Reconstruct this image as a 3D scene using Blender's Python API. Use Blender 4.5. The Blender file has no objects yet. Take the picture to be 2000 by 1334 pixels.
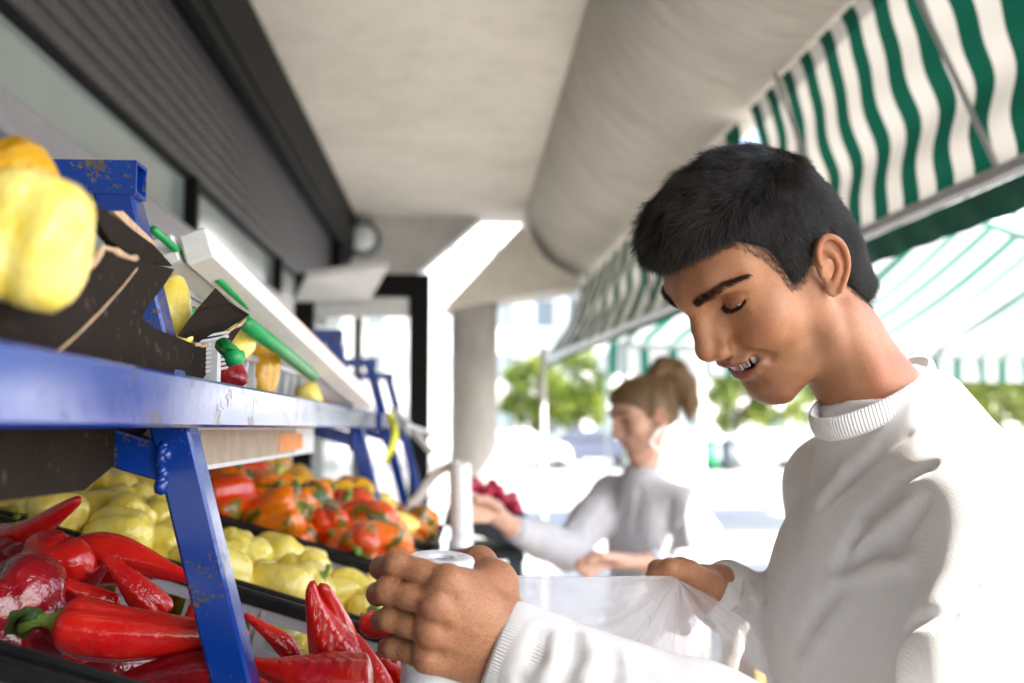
import bpy, bmesh, math, random
import numpy as np
from mathutils import Vector, Matrix

# ------------------------------------------------------------------ camera, sky, sun, exposure
SC = bpy.context.scene
COL = SC.collection
FPX = 1944.0                              # focal length in pixels of a 2000 px wide frame (35 mm lens)
PITCH = math.atan(169 / FPX)
YAW = math.radians(2.934)
CAM = np.array([0.0, 0.0, 1.5])
cam_d = bpy.data.cameras.new('camera')
cam_d.lens = 35.0
cam_d.sensor_width = 36.0
cam_d.clip_start = 0.02
cam_d.clip_end = 600
cam_d.dof.use_dof = True
cam_d.dof.focus_distance = 0.92
cam_d.dof.aperture_fstop = 3.5
cam_o = bpy.data.objects.new('camera', cam_d)
COL.objects.link(cam_o)
cam_o.location = CAM
cam_o.rotation_euler = (math.pi / 2 + PITCH, 0, -YAW)
SC.camera = cam_o

SUN_EL, SUN_AZ = 46.0, 40.0               # azimuth: degrees from +X (right of the stall) towards the camera side (-Y)
_sd = np.array([math.cos(math.radians(SUN_EL)) * math.cos(math.radians(SUN_AZ)),
                -math.cos(math.radians(SUN_EL)) * math.sin(math.radians(SUN_AZ)),
                math.sin(math.radians(SUN_EL))])
sun_d = bpy.data.lights.new('sun', 'SUN')
sun_d.energy = 4.2
sun_d.angle = math.radians(0.55)
sun_d.color = (1.0, 0.945, 0.86)
sun_o = bpy.data.objects.new('sun', sun_d)
COL.objects.link(sun_o)
sun_o.rotation_euler = Vector(_sd).to_track_quat('Z', 'Y').to_euler()

W = bpy.data.worlds.new('World')
SC.world = W
W.use_nodes = True
_nt = W.node_tree
_sky = _nt.nodes.new('ShaderNodeTexSky')
_sky.sky_type = 'NISHITA'
_sky.sun_disc = False
_sky.sun_elevation = math.radians(SUN_EL)
_sky.sun_rotation = math.atan2(_sd[0], _sd[1])
_sky.air_density = 1.0
_sky.dust_density = 2.0
_sky.ozone_density = 1.0
_nt.nodes['Background'].inputs['Strength'].default_value = 0.15
_nt.links.new(_sky.outputs[0], _nt.nodes['Background'].inputs[0])

SC.view_settings.view_transform = 'Standard'
SC.view_settings.look = 'None'
SC.view_settings.gamma = 1.0
SC.view_settings.use_curve_mapping = False
SC.view_settings.exposure = 2.35
SC.render.engine = 'CYCLES'
SC.cycles.use_denoising = True
SC.cycles.max_bounces = 9
SC.cycles.diffuse_bounces = 5
SC.cycles.transparent_max_bounces = 16
SC.cycles.sample_clamp_indirect = 8.0
SC.cycles.caustics_reflective = False
SC.cycles.caustics_refractive = False

# ------------------------------------------------------------------ small helpers
RNG = random.Random(7)
NR = np.random.default_rng(7)
_fw = np.array([math.sin(YAW) * math.cos(PITCH), math.cos(YAW) * math.cos(PITCH), math.sin(PITCH)])
_rt = np.array([math.cos(YAW), -math.sin(YAW), 0.0])
_up = np.cross(_rt, _fw)


def at(px, py, d):
    """World point seen at photo pixel (px,py), d metres along the camera axis."""
    return CAM + d * (_fw + (px - 1000) / FPX * _rt - (py - 667) / FPX * _up)


def proj(P):
    v = np.asarray(P, float) - CAM
    d = v @ _fw
    return np.stack([1000 + FPX * (v @ _rt) / d, 667 - FPX * (v @ _up) / d, d], -1)


def nrm(v):
    v = np.asarray(v, float)
    return v / (np.linalg.norm(v) + 1e-12)


def mesh_np(name, V, F, smooth=True):
    """Mesh from numpy verts and a face array (n,3|4) or a list of faces."""
    me = bpy.data.meshes.new(name)
    V = np.asarray(V, np.float32)
    if isinstance(F, np.ndarray) and F.ndim == 2 and len(F):
        k = F.shape[1]
        me.vertices.add(len(V)); me.vertices.foreach_set('co', V.ravel())
        me.loops.add(F.size); me.loops.foreach_set('vertex_index', F.ravel().astype(np.int32))
        me.polygons.add(len(F)); me.polygons.foreach_set('loop_start', np.arange(0, F.size, k, dtype=np.int32))
        me.update(calc_edges=True)
    else:
        me.from_pydata([tuple(map(float, v)) for v in V], [], [tuple(map(int, f)) for f in F])
    me.polygons.foreach_set('use_smooth', np.full(len(me.polygons), smooth))
    me.validate()
    me.update()
    return me


def link(name, me, mat=None, parent=None, loc=None):
    o = bpy.data.objects.new(name, me)
    COL.objects.link(o)
    if mat is not None and me is not None and len(me.materials) == 0:
        me.materials.append(mat)
    if parent is not None:
        o.parent = parent
    if loc is not None:
        o.location = tuple(loc)
    return o


def tag(o, label=None, cat=None, group=None, kind=None):
    if label: o['label'] = label
    if cat: o['category'] = cat
    if group: o['group'] = group
    if kind: o['kind'] = kind
    return o


def empty(name, loc=(0, 0, 0), rot=None, label=None, cat=None, group=None):
    o = bpy.data.objects.new(name, None)
    COL.objects.link(o)
    o.empty_display_size = 0.05
    o.location = tuple(loc)
    if rot is not None:
        o.rotation_euler = rot
    return tag(o, label, cat, group)


def copy_tree(o, parent=None):
    c = o.copy()
    COL.objects.link(c)
    c.parent = parent
    for ch in o.children:
        copy_tree(ch, c)
    return c


class MB:
    """Collects boxes, bars, tubes and grids into one mesh."""

    def __init__(s):
        s.V = []; s.F = []; s.n = 0

    def add(s, V, F):
        V = np.asarray(V, float)
        s.V.append(V)
        s.F += [tuple(i + s.n for i in f) for f in F]
        s.n += len(V)
        return s

    def box(s, lo, hi, M=None, bev=0.0):
        lo = np.asarray(lo, float); hi = np.asarray(hi, float)
        if bev <= 0:
            V = np.array([[(lo, hi)[i][0], (lo, hi)[j][1], (lo, hi)[k][2]] for i in (0, 1) for j in (0, 1) for k in (0, 1)])
            F = [(0, 1, 3, 2), (4, 6, 7, 5), (0, 4, 5, 1), (2, 3, 7, 6), (0, 2, 6, 4), (1, 5, 7, 3)]
        else:
            c = (lo + hi) / 2; h = (hi - lo) / 2; b = min(bev, *(h * .95)); V = []; idx = {}
            for sx in (-1, 1):
                for sy in (-1, 1):
                    for sz in (-1, 1):
                        for ax in range(3):
                            q = h - b; q[ax] = h[ax]
                            idx[(sx, sy, sz, ax)] = len(V); V.append(c + q * (sx, sy, sz))
            F = []
            for ax in range(3):
                a, b2 = [i for i in range(3) if i != ax]
                for sg in (-1, 1):
                    r = []
                    for (u, v) in ((-1, -1), (1, -1), (1, 1), (-1, 1)):
                        k = [0, 0, 0]; k[ax] = sg; k[a] = u; k[b2] = v; r.append(idx[(*k, ax)])
                    if (sg > 0) == (ax == 1): r = r[::-1]
                    F.append(tuple(r))
            for ax in range(3):
                a, b2 = [i for i in range(3) if i != ax]
                for u in (-1, 1):
                    for v in (-1, 1):
                        k0 = [0, 0, 0]; k0[a] = u; k0[b2] = v; k1 = list(k0); k0[ax] = -1; k1[ax] = 1
                        F.append((idx[(*k0, a)], idx[(*k1, a)], idx[(*k1, b2)], idx[(*k0, b2)]))
            for sx in (-1, 1):
                for sy in (-1, 1):
                    for sz in (-1, 1):
                        F.append(tuple(idx[(sx, sy, sz, ax)] for ax in range(3)))
            V = np.array(V)
        if M is not None:
            M = np.asarray(M); V = V @ M[:3, :3].T + M[:3, 3]
        return s.add(V, F)

    def bar(s, a, b, w, h=None, up=(0, 0, 1), bev=0.0):
        """Rectangular bar from a to b, w across, h along up."""
        a = np.asarray(a, float); b = np.asarray(b, float); h = h or w
        x = nrm(b - a); y = np.cross(up, x)
        if np.linalg.norm(y) < 1e-6: y = np.cross((0, 1, 0), x)
        y = nrm(y); z = np.cross(x, y); M = np.eye(4); M[:3, :3] = np.stack([x, y, z], 1); M[:3, 3] = a
        return s.box((0, -w / 2, -h / 2), (np.linalg.norm(b - a), w / 2, h / 2), M, bev)

    def tube(s, pts, r, n=10, cap=True):
        pts = np.asarray(pts, float); m = len(pts)
        rr = np.broadcast_to(np.asarray(r, float), (m,))
        t = np.gradient(pts, axis=0); t /= np.linalg.norm(t, axis=1, keepdims=True) + 1e-12
        ref = np.array([0, 0, 1.0]) if abs(t[0][2]) < .9 else np.array([1.0, 0, 0])
        V = []
        u = nrm(np.cross(ref, t[0]))
        for i in range(m):
            u = nrm(u - t[i] * (u @ t[i])); v = np.cross(t[i], u)
            for k in range(n):
                an = 2 * math.pi * k / n
                V.append(pts[i] + rr[i] * (math.cos(an) * u + math.sin(an) * v))
        F = [(i * n + k, i * n + (k + 1) % n, (i + 1) * n + (k + 1) % n, (i + 1) * n + k) for i in range(m - 1) for k in range(n)]
        if cap:
            F.append(tuple(range(n - 1, -1, -1))); F.append(tuple((m - 1) * n + k for k in range(n)))
        return s.add(V, F)

    def lathe(s, prof, n=24, M=None):
        """prof: list of (r,z)."""
        V = []
        for r, z in prof:
            for k in range(n):
                an = 2 * math.pi * k / n; V.append((r * math.cos(an), r * math.sin(an), z))
        m = len(prof)
        F = [(i * n + k, i * n + (k + 1) % n, (i + 1) * n + (k + 1) % n, (i + 1) * n + k) for i in range(m - 1) for k in range(n)]
        V = np.array(V)
        if M is not None:
            M = np.asarray(M); V = V @ M[:3, :3].T + M[:3, 3]
        return s.add(V, F)

    def grid(s, P, closed_u=False, flip=False):
        """P: array (m,n,3)."""
        m, n = P.shape[:2]
        F = []
        for i in range(m - (0 if closed_u else 1)):
            for j in range(n - 1):
                a = i * n + j; b = ((i + 1) % m) * n + j
                f = (a, b, b + 1, a + 1)
                F.append(f[::-1] if flip else f)
        return s.add(P.reshape(-1, 3), F)

    def me(s, name, smooth=False):
        return mesh_np(name, np.concatenate(s.V), s.F, smooth)

    def build(s, name, mat, parent=None, smooth=False, loc=None):
        return link(name, s.me(name, smooth), mat, parent, loc)


# ------------------------------------------------------------------ signed distance sculpting + surface nets
class SDF:
    def __init__(s, lo, hi, h):
        s.lo = np.asarray(lo, float); s.h = h
        s.n = np.ceil((np.asarray(hi) - s.lo) / h).astype(int) + 1
        s.ax = [(s.lo[i] + h * np.arange(s.n[i])).astype(np.float32) for i in range(3)]
        s.d = np.full(s.n, 1.0, np.float32)

    def _sub(s, blo, bhi):
        sl = []
        for i in range(3):
            a = int(np.clip(math.floor((blo[i] - s.lo[i]) / s.h), 0, s.n[i])); b = int(np.clip(math.ceil((bhi[i] - s.lo[i]) / s.h) + 1, 0, s.n[i]))
            if b <= a: return None
            sl.append(slice(a, b))
        X = s.ax[0][sl[0]][:, None, None]; Y = s.ax[1][sl[1]][None, :, None]; Z = s.ax[2][sl[2]][None, None, :]
        return tuple(sl), X, Y, Z

    def _op(s, blo, bhi, k, fn, mode):
        mg = k + 5 * s.h + .004
        q = s._sub(np.asarray(blo) - mg, np.asarray(bhi) + mg)
        if q is None: return
        sl, X, Y, Z = q
        b = fn(X, Y, Z).astype(np.float32); a = s.d[sl]
        if mode == 'add':
            if k > 0:
                h = np.maximum(k - np.abs(a - b), 0) / k
                s.d[sl] = np.minimum(a, b) - h * h * k * .25
            else: s.d[sl] = np.minimum(a, b)
        elif mode == 'sub':
            if k > 0:
                h = np.maximum(k - np.abs(a + b), 0) / k
                s.d[sl] = np.maximum(a, -b) + h * h * k * .25
            else: s.d[sl] = np.maximum(a, -b)
        else:                                  # 'bump': raise (or with negative amount dent) the surface near the shape
            s.d[sl] = a - b

    def ell(s, c, r, k=0.01, rot=None, mode='add', mirror=False):
        for sy in ((1, -1) if mirror else (1,)):
            cc = np.array([c[0], c[1] * sy, c[2]], float); r_ = np.broadcast_to(np.asarray(r, float), (3,))
            Rm = np.eye(3) if rot is None else np.array(rot, float)
            if sy < 0: Rm = np.diag([1, -1, 1]) @ Rm
            ext = np.sqrt(((Rm * r_) ** 2).sum(1))

            def fn(X, Y, Z, cc=cc, Rm=Rm, r_=r_):
                x = X - cc[0]; y = Y - cc[1]; z = Z - cc[2]
                u = [(x * Rm[0, i] + y * Rm[1, i] + z * Rm[2, i]) for i in range(3)]
                k0 = np.sqrt(sum((u[i] / r_[i]) ** 2 for i in range(3))) + 1e-6
                k1 = np.sqrt(sum((u[i] / r_[i] ** 2) ** 2 for i in range(3))) + 1e-6
                return k0 * (k0 - 1) / k1
            s._op(cc - ext, cc + ext, k, fn, mode)
        return s

    def cap(s, a, b, r1, r2=None, k=0.01, mode='add', mirror=False, flat=None):
        """Tapered capsule; flat=(axis, scale) squashes it across axis."""
        r2 = r1 if r2 is None else r2
        for sy in ((1, -1) if mirror else (1,)):
            A = np.array([a[0], a[1] * sy, a[2]], float); B = np.array([b[0], b[1] * sy, b[2]], float)
            ba = B - A; L2 = ba @ ba + 1e-12; rm = max(r1, r2)
            fx = None
            if flat is not None:
                n_ = nrm(flat[0]) * np.array([1, sy, 1]); fx = (n_, flat[1])

            def fn(X, Y, Z, A=A, ba=ba, fx=fx):
                x = X - A[0]; y = Y - A[1]; z = Z - A[2]
                t = np.clip((x * ba[0] + y * ba[1] + z * ba[2]) / L2, 0, 1)
                x = x - t * ba[0]; y = y - t * ba[1]; z = z - t * ba[2]
                q = x * x + y * y + z * z
                if fx is not None:
                    w = x * fx[0][0] + y * fx[0][1] + z * fx[0][2]
                    q = q + w * w * (1 / fx[1] ** 2 - 1)
                return np.sqrt(q) - (r1 + (r2 - r1) * t)
            s._op(np.minimum(A, B) - rm, np.maximum(A, B) + rm, k, fn, mode)
        return s

    def path(s, pts, r, k=0.006, mode='add', mirror=False, flat=None):
        r = np.broadcast_to(np.asarray(r, float), (len(pts),))
        for i in range(len(pts) - 1):
            s.cap(pts[i], pts[i + 1], r[i], r[i + 1], k, mode, mirror, flat)
        return s

    def bump(s, a, b, r, amt, mirror=False):
        """Raise the surface by amt with a soft falloff of radius r round segment ab (dent if amt < 0)."""
        for sy in ((1, -1) if mirror else (1,)):
            A = np.array([a[0], a[1] * sy, a[2]], float); B = np.array([b[0], b[1] * sy, b[2]], float)
            ba = B - A; L2 = ba @ ba + 1e-12

            def fn(X, Y, Z, A=A, ba=ba):
                x = X - A[0]; y = Y - A[1]; z = Z - A[2]
                t = np.clip((x * ba[0] + y * ba[1] + z * ba[2]) / L2, 0, 1)
                q = ((x - t * ba[0]) ** 2 + (y - t * ba[1]) ** 2 + (z - t * ba[2]) ** 2) / (r * r)
                w = np.maximum(1 - q, 0)
                return amt * w * w
            s._op(np.minimum(A, B) - r, np.maximum(A, B) + r, 0, fn, 'bump')
        return s

    def field(s, fn, mode='bump'):
        X = s.ax[0][:, None, None]; Y = s.ax[1][None, :, None]; Z = s.ax[2][None, None, :]
        b = fn(X, Y, Z)
        if mode == 'bump': s.d -= b.astype(np.float32)
        elif mode == 'int': s.d = np.maximum(s.d, b).astype(np.float32)
        return s

    def net(s, smooth=1):
        d = s.d; ins = d < 0
        c = np.zeros(np.array(d.shape) - 1, np.uint8)
        for i in (0, 1):
            for j in (0, 1):
                for k in (0, 1):
                    c += ins[i:d.shape[0] - 1 + i, j:d.shape[1] - 1 + j, k:d.shape[2] - 1 + k]
        I, J, K = np.nonzero((c > 0) & (c < 8))
        vid = np.full(c.shape, -1, np.int32); vid[I, J, K] = np.arange(len(I))
        acc = np.zeros((len(I), 3)); cnt = np.zeros(len(I))
        off = [(i, j, k) for i in (0, 1) for j in (0, 1) for k in (0, 1)]
        val = {o: d[I + o[0], J + o[1], K + o[2]] for o in off}
        for o in off:
            for ax in range(3):
                if o[ax]: continue
                p = list(o); p[ax] = 1; p = tuple(p)
                a, b = val[o], val[p]; m = (a < 0) != (b < 0)
                t = a[m] / (a[m] - b[m])
                q = np.tile(np.array(o, float), (m.sum(), 1)); q[:, ax] += t
                acc[m] += q; cnt[m] += 1
        V = (np.stack([I, J, K], 1) + acc / cnt[:, None]) * s.h + s.lo
        Fs = []
        for ax in range(3):
            a1, a2 = (ax + 1) % 3, (ax + 2) % 3
            sl0 = [slice(None)] * 3; sl1 = [slice(None)] * 3; sl0[ax] = slice(0, -1); sl1[ax] = slice(1, None)
            for sg in (0, 1):
                A, B = ins[tuple(sl0)], ins[tuple(sl1)]
                m = (A & ~B) if sg == 0 else (~A & B)
                for q in (a1, a2):
                    e = [slice(None)] * 3; e[q] = slice(1, m.shape[q] - 1 if m.shape[q] == d.shape[q] else None)
                P = np.stack(np.nonzero(m), 1)
                ok = (P[:, a1] > 0) & (P[:, a2] > 0) & (P[:, a1] < d.shape[a1] - 1) & (P[:, a2] < d.shape[a2] - 1)
                P = P[ok]
                def cell(u, v):
                    Q = P.copy(); Q[:, a1] -= u; Q[:, a2] -= v
                    return vid[Q[:, 0], Q[:, 1], Q[:, 2]]
                q4 = [cell(1, 1), cell(0, 1), cell(0, 0), cell(1, 0)]
                f = np.stack(q4 if sg == 0 else q4[::-1], 1)
                Fs.append(f)
        F = np.concatenate(Fs); F = F[(F >= 0).all(1)]
        for _ in range(smooth):
            S = np.zeros_like(V); n = np.zeros(len(V))
            for i in range(4):
                for j in (1, 3):
                    np.add.at(S, F[:, i], V[F[:, (i + j) % 4]]); np.add.at(n, F[:, i], 1)
            V = V * .5 + .5 * S / np.maximum(n, 1)[:, None]
        return V, F


def xform(V, M):
    M = np.asarray(M)
    return V @ M[:3, :3].T + M[:3, 3]


def frame(o, x, up):
    x = nrm(x); y = nrm(np.cross(up, x)); z = np.cross(x, y)
    M = np.eye(4); M[:3, :3] = np.stack([x, y, z], 1); M[:3, 3] = o
    return M


def vattr(me, name, arr):
    a = me.attributes.new(name, 'FLOAT', 'POINT')
    a.data.foreach_set('value', np.asarray(arr, np.float32))


def noise3(P, sc, seed=0, oct=2):
    """Cheap smooth pseudo-noise from sums of sines, about -1..1."""
    r = np.random.default_rng(seed); P = np.asarray(P, float); out = np.zeros(P.shape[:-1]); tot = 0
    for o in range(oct):
        for _ in range(4):
            k = r.normal(size=3); k = k / np.linalg.norm(k) * sc * 2 ** o * r.uniform(.7, 1.4)
            out += np.sin(P @ k + r.uniform(0, 6.28)) / 2 ** o; tot += .75 / 2 ** o * 1.3
    return out / tot


# ------------------------------------------------------------------ materials
class NT:
    def __init__(s, name):
        s.m = bpy.data.materials.new(name); s.m.use_nodes = True
        s.t = s.m.node_tree; s.b = s.t.nodes['Principled BSDF']; s.out = s.t.nodes['Material Output']
        s._tc = None

    def n(s, ty, **kw):
        nd = s.t.nodes.new('ShaderNode' + ty)
        for k, v in kw.items():
            if hasattr(nd, k) and not k.startswith('i_'): setattr(nd, k, v)
        return nd

    def l(s, a, b): s.t.links.new(a, b)

    def co(s, space='Object'):
        if s._tc is None: s._tc = s.n('TexCoord')
        return s._tc.outputs[space]

    def noise(s, scale, detail=4, rough=.55, co=None, out='Fac', dist=0.0):
        nd = s.n('TexNoise'); nd.inputs['Scale'].default_value = scale; nd.inputs['Detail'].default_value = detail
        nd.inputs['Roughness'].default_value = rough; nd.inputs['Distortion'].default_value = dist
        s.l(co if co is not None else s.co(), nd.inputs['Vector']); return nd.outputs[out]

    def ramp(s, fac, stops):
        nd = s.n('ValToRGB'); e = nd.color_ramp.elements
        while len(e) < len(stops): e.new(.5)
        for i, (p, c) in enumerate(stops):
            e[i].position = p; e[i].color = (*c, 1) if hasattr(c, '__len__') else (c, c, c, 1)
        s.l(fac, nd.inputs[0]); return nd.outputs[0]

    def mix(s, fac, a, b, blend='MIX'):
        nd = s.n('Mix', data_type='RGBA', blend_type=blend)
        for v, i in ((fac, 0), (a, 6), (b, 7)):
            if hasattr(v, 'is_output'): s.l(v, nd.inputs[i])
            elif i == 0: nd.inputs[0].default_value = v
            else: nd.inputs[i].default_value = (*v, 1) if len(v) == 3 else v
        return nd.outputs[2]

    def math(s, op, a, b=0.0, c=0.0):
        nd = s.n('Math', operation=op)
        for i, v in enumerate((a, b, c)):
            if hasattr(v, 'is_output'): s.l(v, nd.inputs[i])
            else: nd.inputs[i].default_value = v
        return nd.outputs[0]

    def attr(s, name): nd = s.n('Attribute'); nd.attribute_name = name; return nd.outputs['Fac']

    def bump(s, h, strength=.3, dist=.002, prev=None):
        nd = s.n('Bump'); nd.inputs['Strength'].default_value = strength; nd.inputs['Distance'].default_value = dist
        s.l(h, nd.inputs['Height'])
        if prev is not None: s.l(prev, nd.inputs['Normal'])
        s.l(nd.outputs[0], s.b.inputs['Normal']); return nd.outputs[0]

    def set(s, **kw):
        names = dict(col='Base Color', rough='Roughness', metal='Metallic', spec='Specular IOR Level', trans='Transmission Weight', ior='IOR', sss='Subsurface Weight',
                     sssr='Subsurface Radius', ssss='Subsurface Scale', coat='Coat Weight', coatr='Coat Roughness', sheen='Sheen Weight', sheenr='Sheen Roughness', alpha='Alpha')
        for k, v in kw.items():
            i = s.b.inputs[names[k]]
            if hasattr(v, 'is_output'): s.l(v, i)
            elif hasattr(v, '__len__') and k == 'col': i.default_value = (*v, 1)
            else: i.default_value = v
        return s


MATS = {}


def mat(name, col=(.5, .5, .5), rough=.6, var=.12, scale=12.0, bump=.0, bscale=80.0, spec=.5, **kw):
    """A procedural paint/plastic/stone material: base colour broken up by noise, optional fine relief."""
    if name in MATS: return MATS[name]
    t = NT(name)
    nz = t.noise(scale, 5)
    lo = tuple(max(0, c * (1 - var)) for c in col); hi = tuple(min(1, c * (1 + var)) for c in col)
    t.set(col=t.ramp(nz, [(.3, lo), (.7, hi)]), rough=t.math('MULTIPLY_ADD', t.noise(scale * 2.3, 3), .25, max(0, rough - .125)), spec=spec, **kw)
    if bump: t.bump(t.noise(bscale, 3), bump, .002)
    MATS[name] = t.m
    return t.m

# ------------------------------------------------------------------ heads
def rotm(yaw, pitch, roll):
    y, p, r = map(math.radians, (yaw, pitch, roll))
    Rx = np.array([[1, 0, 0], [0, math.cos(r), -math.sin(r)], [0, math.sin(r), math.cos(r)]])
    Ry = np.array([[math.cos(p), 0, math.sin(p)], [0, 1, 0], [-math.sin(p), 0, math.cos(p)]])
    Rz = np.array([[math.cos(y), -math.sin(y), 0], [math.sin(y), math.cos(y), 0], [0, 0, 1]])
    return Rz @ Ry @ Rx


def mat4(R, t, s=1.0):
    M = np.eye(4); M[:3, :3] = np.asarray(R) * s; M[:3, 3] = t
    return M


def rot_axis(ax, deg):
    return np.array(Matrix.Rotation(math.radians(deg), 3, Vector(ax)))


def spline(P, n):
    """Catmull-Rom through the points, n samples."""
    P = np.asarray(P, float); Q = np.vstack([2 * P[0] - P[1], P, 2 * P[-1] - P[-2]]); u = np.linspace(0, len(P) - 1 - 1e-9, n); i = u.astype(int); t = (u - i)[:, None]
    a, b, c, d = Q[i], Q[i + 1], Q[i + 2], Q[i + 3]
    return .5 * (2 * b + (c - a) * t + (2 * a - 5 * b + 4 * c - d) * t ** 2 + (3 * b - a - 3 * c + d) * t ** 3)


def sculpt_head(h, neck, fem=0.0, smile=1.0):
    """Head in its own frame: x forward, y to the person's left, z up, origin midway between the ear canals.
    neck: list of (point, radius) from the skull base down, in the same frame."""
    S = SDF((-.135, -.105, -.235), (.145, .105, .150), h)
    m = True
    # skull
    S.ell((-.008, 0, .045), (.094, .075, .084), .01)
    S.ell((.043, 0, .056), (.057, .060, .056), .03)
    S.ell((-.055, 0, .005), (.045, .055, .045), .03)
    # face masses
    S.ell((.046, 0, -.018), (.048, .055, .066), .03)
    S.ell((.058, .042, -.012), (.027, .022, .022), .02, mirror=m)
    S.ell((.070, 0, -.042), (.031, .031, .030), .022)
    # jaw and chin
    jr = .0185 - .003 * fem
    S.cap((.004, .050 - .004 * fem, -.020), (.012, .049 - .005 * fem, -.074 + .012 * fem), .018, jr, .020, mirror=m)
    S.cap((.012, .049 - .005 * fem, -.074 + .012 * fem), (.069, .015, -.097), jr * .92, .0160, .014, mirror=m)
    S.ell((.074, 0, -.0935), (.0180, .023 - .003 * fem, .0190), .014)
    S.ell((.045, 0, -.072), (.042, .038, .022), .024)                     # under the jaw
    S.bump((.050, .050, -.048), (.030, .052, -.035), .030, .004, mirror=m)   # masseter / cheek fullness
    # brow, eye sockets
    S.path([(.0955, .007, .044), (.0870, .027, .049), (.066, .049, .049)], [.0125 - .003 * fem, .0110 - .003 * fem, .0080], .018, mirror=m)
    S.ell((.097, 0, .046), (.014, .014, .015), .018)
    S.ell((.0955, .034, .0245), (.017, .0185, .0135), .014, mode='sub', mirror=m)
    # nose
    S.path([(.100, 0, .030), (.1085, 0, .013), (.1175, 0, -.006)], [.0085, .0080, .0092], .010)
    S.cap((.094, .005, .006), (.103, .009, -.016), .010, .010, .010, mirror=m)
    S.ell((.1170, 0, -.0130), (.0118, .0108, .0102), .006)
    S.ell((.1060, .0125, -.0190), (.0125, .0072, .0088), .005, mirror=m)
    S.cap((.1170, 0, -.0190), (.104, 0, -.0275), .0052, .0062, .005)
    S.ell((.1090, .0075, -.0270), (.0075, .0040, .0056), .002, mode='sub', mirror=m, rot=rot_axis((0, 0, 1), -25))
    S.bump((.0955, .0195, -.014), (.0965, .0195, -.026), .0065, -.0022, mirror=m)   # wing crease
    # eyes: closed-over lids looking down
    ec = np.array([.0725, .0340, .0245])
    S.ell(ec, (.0137, .0150, .0132), .005, mirror=m)
    S.path([ec + (.0105, -.0150, -.0010), ec + (.0140, -.0080, -.0045), ec + (.0142, .000, -.0062), ec + (.0105, .0090, -.0050), ec + (.0040, .0150, -.0005)],
           [.0012, .0024, .0028, .0026, .0014], .0016, mode='sub', mirror=m)
    S.path([ec + (.0128, -.0120, .0050), ec + (.0140, -.002, .0070), ec + (.0100, .0100, .0068), ec + (.0040, .0165, .0045)],
           [.0009, .0012, .0012, .0009], .004, mode='sub', mirror=m)                  # lid crease
    S.bump(ec + (.010, -.008, -.013), ec + (.004, .012, -.012), .0085, .0012, mirror=m)
    S.bump((.084, .020, .001), (.074, .040, .000), .010, -.0020, mirror=m)            # tear trough
    # mouth
    cor = np.array([.0800, .0285, -.0430])
    S.path([(.1045, 0, -.0370), (.1025, .009, -.0370), (.0955, .019, -.0390), cor], [.0056, .0056, .0046, .0028], .003, mirror=m)
    S.path([(.0930, 0, -.0610), (.0918, .009, -.0605), (.0880, .019, -.0575), cor], [.0066, .0064, .0052, .0028], .003, mirror=m)
    if smile > 0:
        S.path([(.1020, 0, -.0488), (.1000, .010, -.0488), (.0940, .019, -.0475), cor + (.007, -.001, -.001)], [.0062, .0062, .0060, .0032], .0015, mode='sub', mirror=m)
        S.path([(.0890, 0, -.0490), (.0870, .010, -.0490), (.0830, .018, -.0475)], [.0085, .0080, .0060], .002, mode='sub', mirror=m)
    else:
        S.path([(.1110, 0, -.0475), (.1080, .010, -.0475), (.0970, .020, -.0460), cor + (.004, 0, 0)], [.0020, .0020, .0016, .001], .003, mode='sub', mirror=m)
    S.bump((.116, 0, -.032), (.114, 0, -.037), .0055, -.0014)                          # philtrum
    S.bump((.092, 0, -.0735), (.087, .014, -.0725), .011, -.0020, mirror=m)            # under the lower lip
    if smile > 0:
        S.path([(.0985, .0185, -.0185), (.0960, .0260, -.0300), (.0880, .0330, -.0390), (.0790, .0370, -.0490)], [.0012, .0018, .0018, .001], .012, mode='sub', mirror=m)
        S.bump((.082, .034, -.020), (.070, .045, -.030), .020, .0040, mirror=m)        # raised cheek
        S.bump((.0795, .0310, -.046), (.078, .0325, -.052), .008, -.0016, mirror=m)     # mouth corner hollow
    # ears (left one is the one in view)
    for sy in (1, -1):
        E = np.array([[1, 0, 0], [0, sy, 0], [0, 0, 1.]])
        def q(x, y, z):                       # ear frame: u back, v up, w out from the head
            a = rot_axis((0, 0, 1), -24) @ rot_axis((0, 1, 0), -8) @ np.array([-x, z, y])
            p = np.array([.000, .0725, .003]) + a * np.array([1, 1, 1])
            return E @ p
        def ax(v): return E @ (rot_axis((0, 0, 1), -24) @ rot_axis((0, 1, 0), -8) @ np.array(v, float))
        Rm = np.stack([ax((1, 0, 0)), ax((0, 1, 0)), ax((0, 0, 1))], 1)
        S.ell(q(.012, .004, .004), (.0165, .0055, .0290), .004, rot=Rm)
        S.ell(q(.006, -.022, .004), (.0095, .0048, .0110), .005, rot=Rm)                # lobe
        S.ell(q(.010, .004, .0135), (.0120, .0075, .0215), .003, rot=Rm, mode='sub')
        S.ell(q(.0090, -.0035, .0010), (.0084, .0135, .0125), .0020, rot=Rm, mode='sub')      # scooped bowl
        rim = [(.001, .004), (.0005, .014), (.0035, .0245), (.0110, .0315), (.0200, .0290), (.0265, .0190), (.0280, .0060), (.0245, -.0080), (.0175, -.0185), (.0100, -.0270)]
        rp = spline(np.array([(*r_, .0085 + .0015 * math.sin(i * .35)) for i, r_ in enumerate(rim)]), 40)
        S.path([q(*v_) for v_ in rp], np.interp(np.linspace(0, 9, 40), range(10), [.0020, .0026, .0029, .0031, .0032, .0032, .0031, .0029, .0030, .0036]), .0012)
        ap = spline(np.array([(.0085, .0200, .0060), (.0155, .0130, .0078), (.0175, .0030, .0080), (.0150, -.0070, .0078), (.0085, -.0135, .0078)]), 16)
        S.path([q(*v_) for v_ in ap], np.full(16, .0028), .003)   # antihelix
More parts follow.
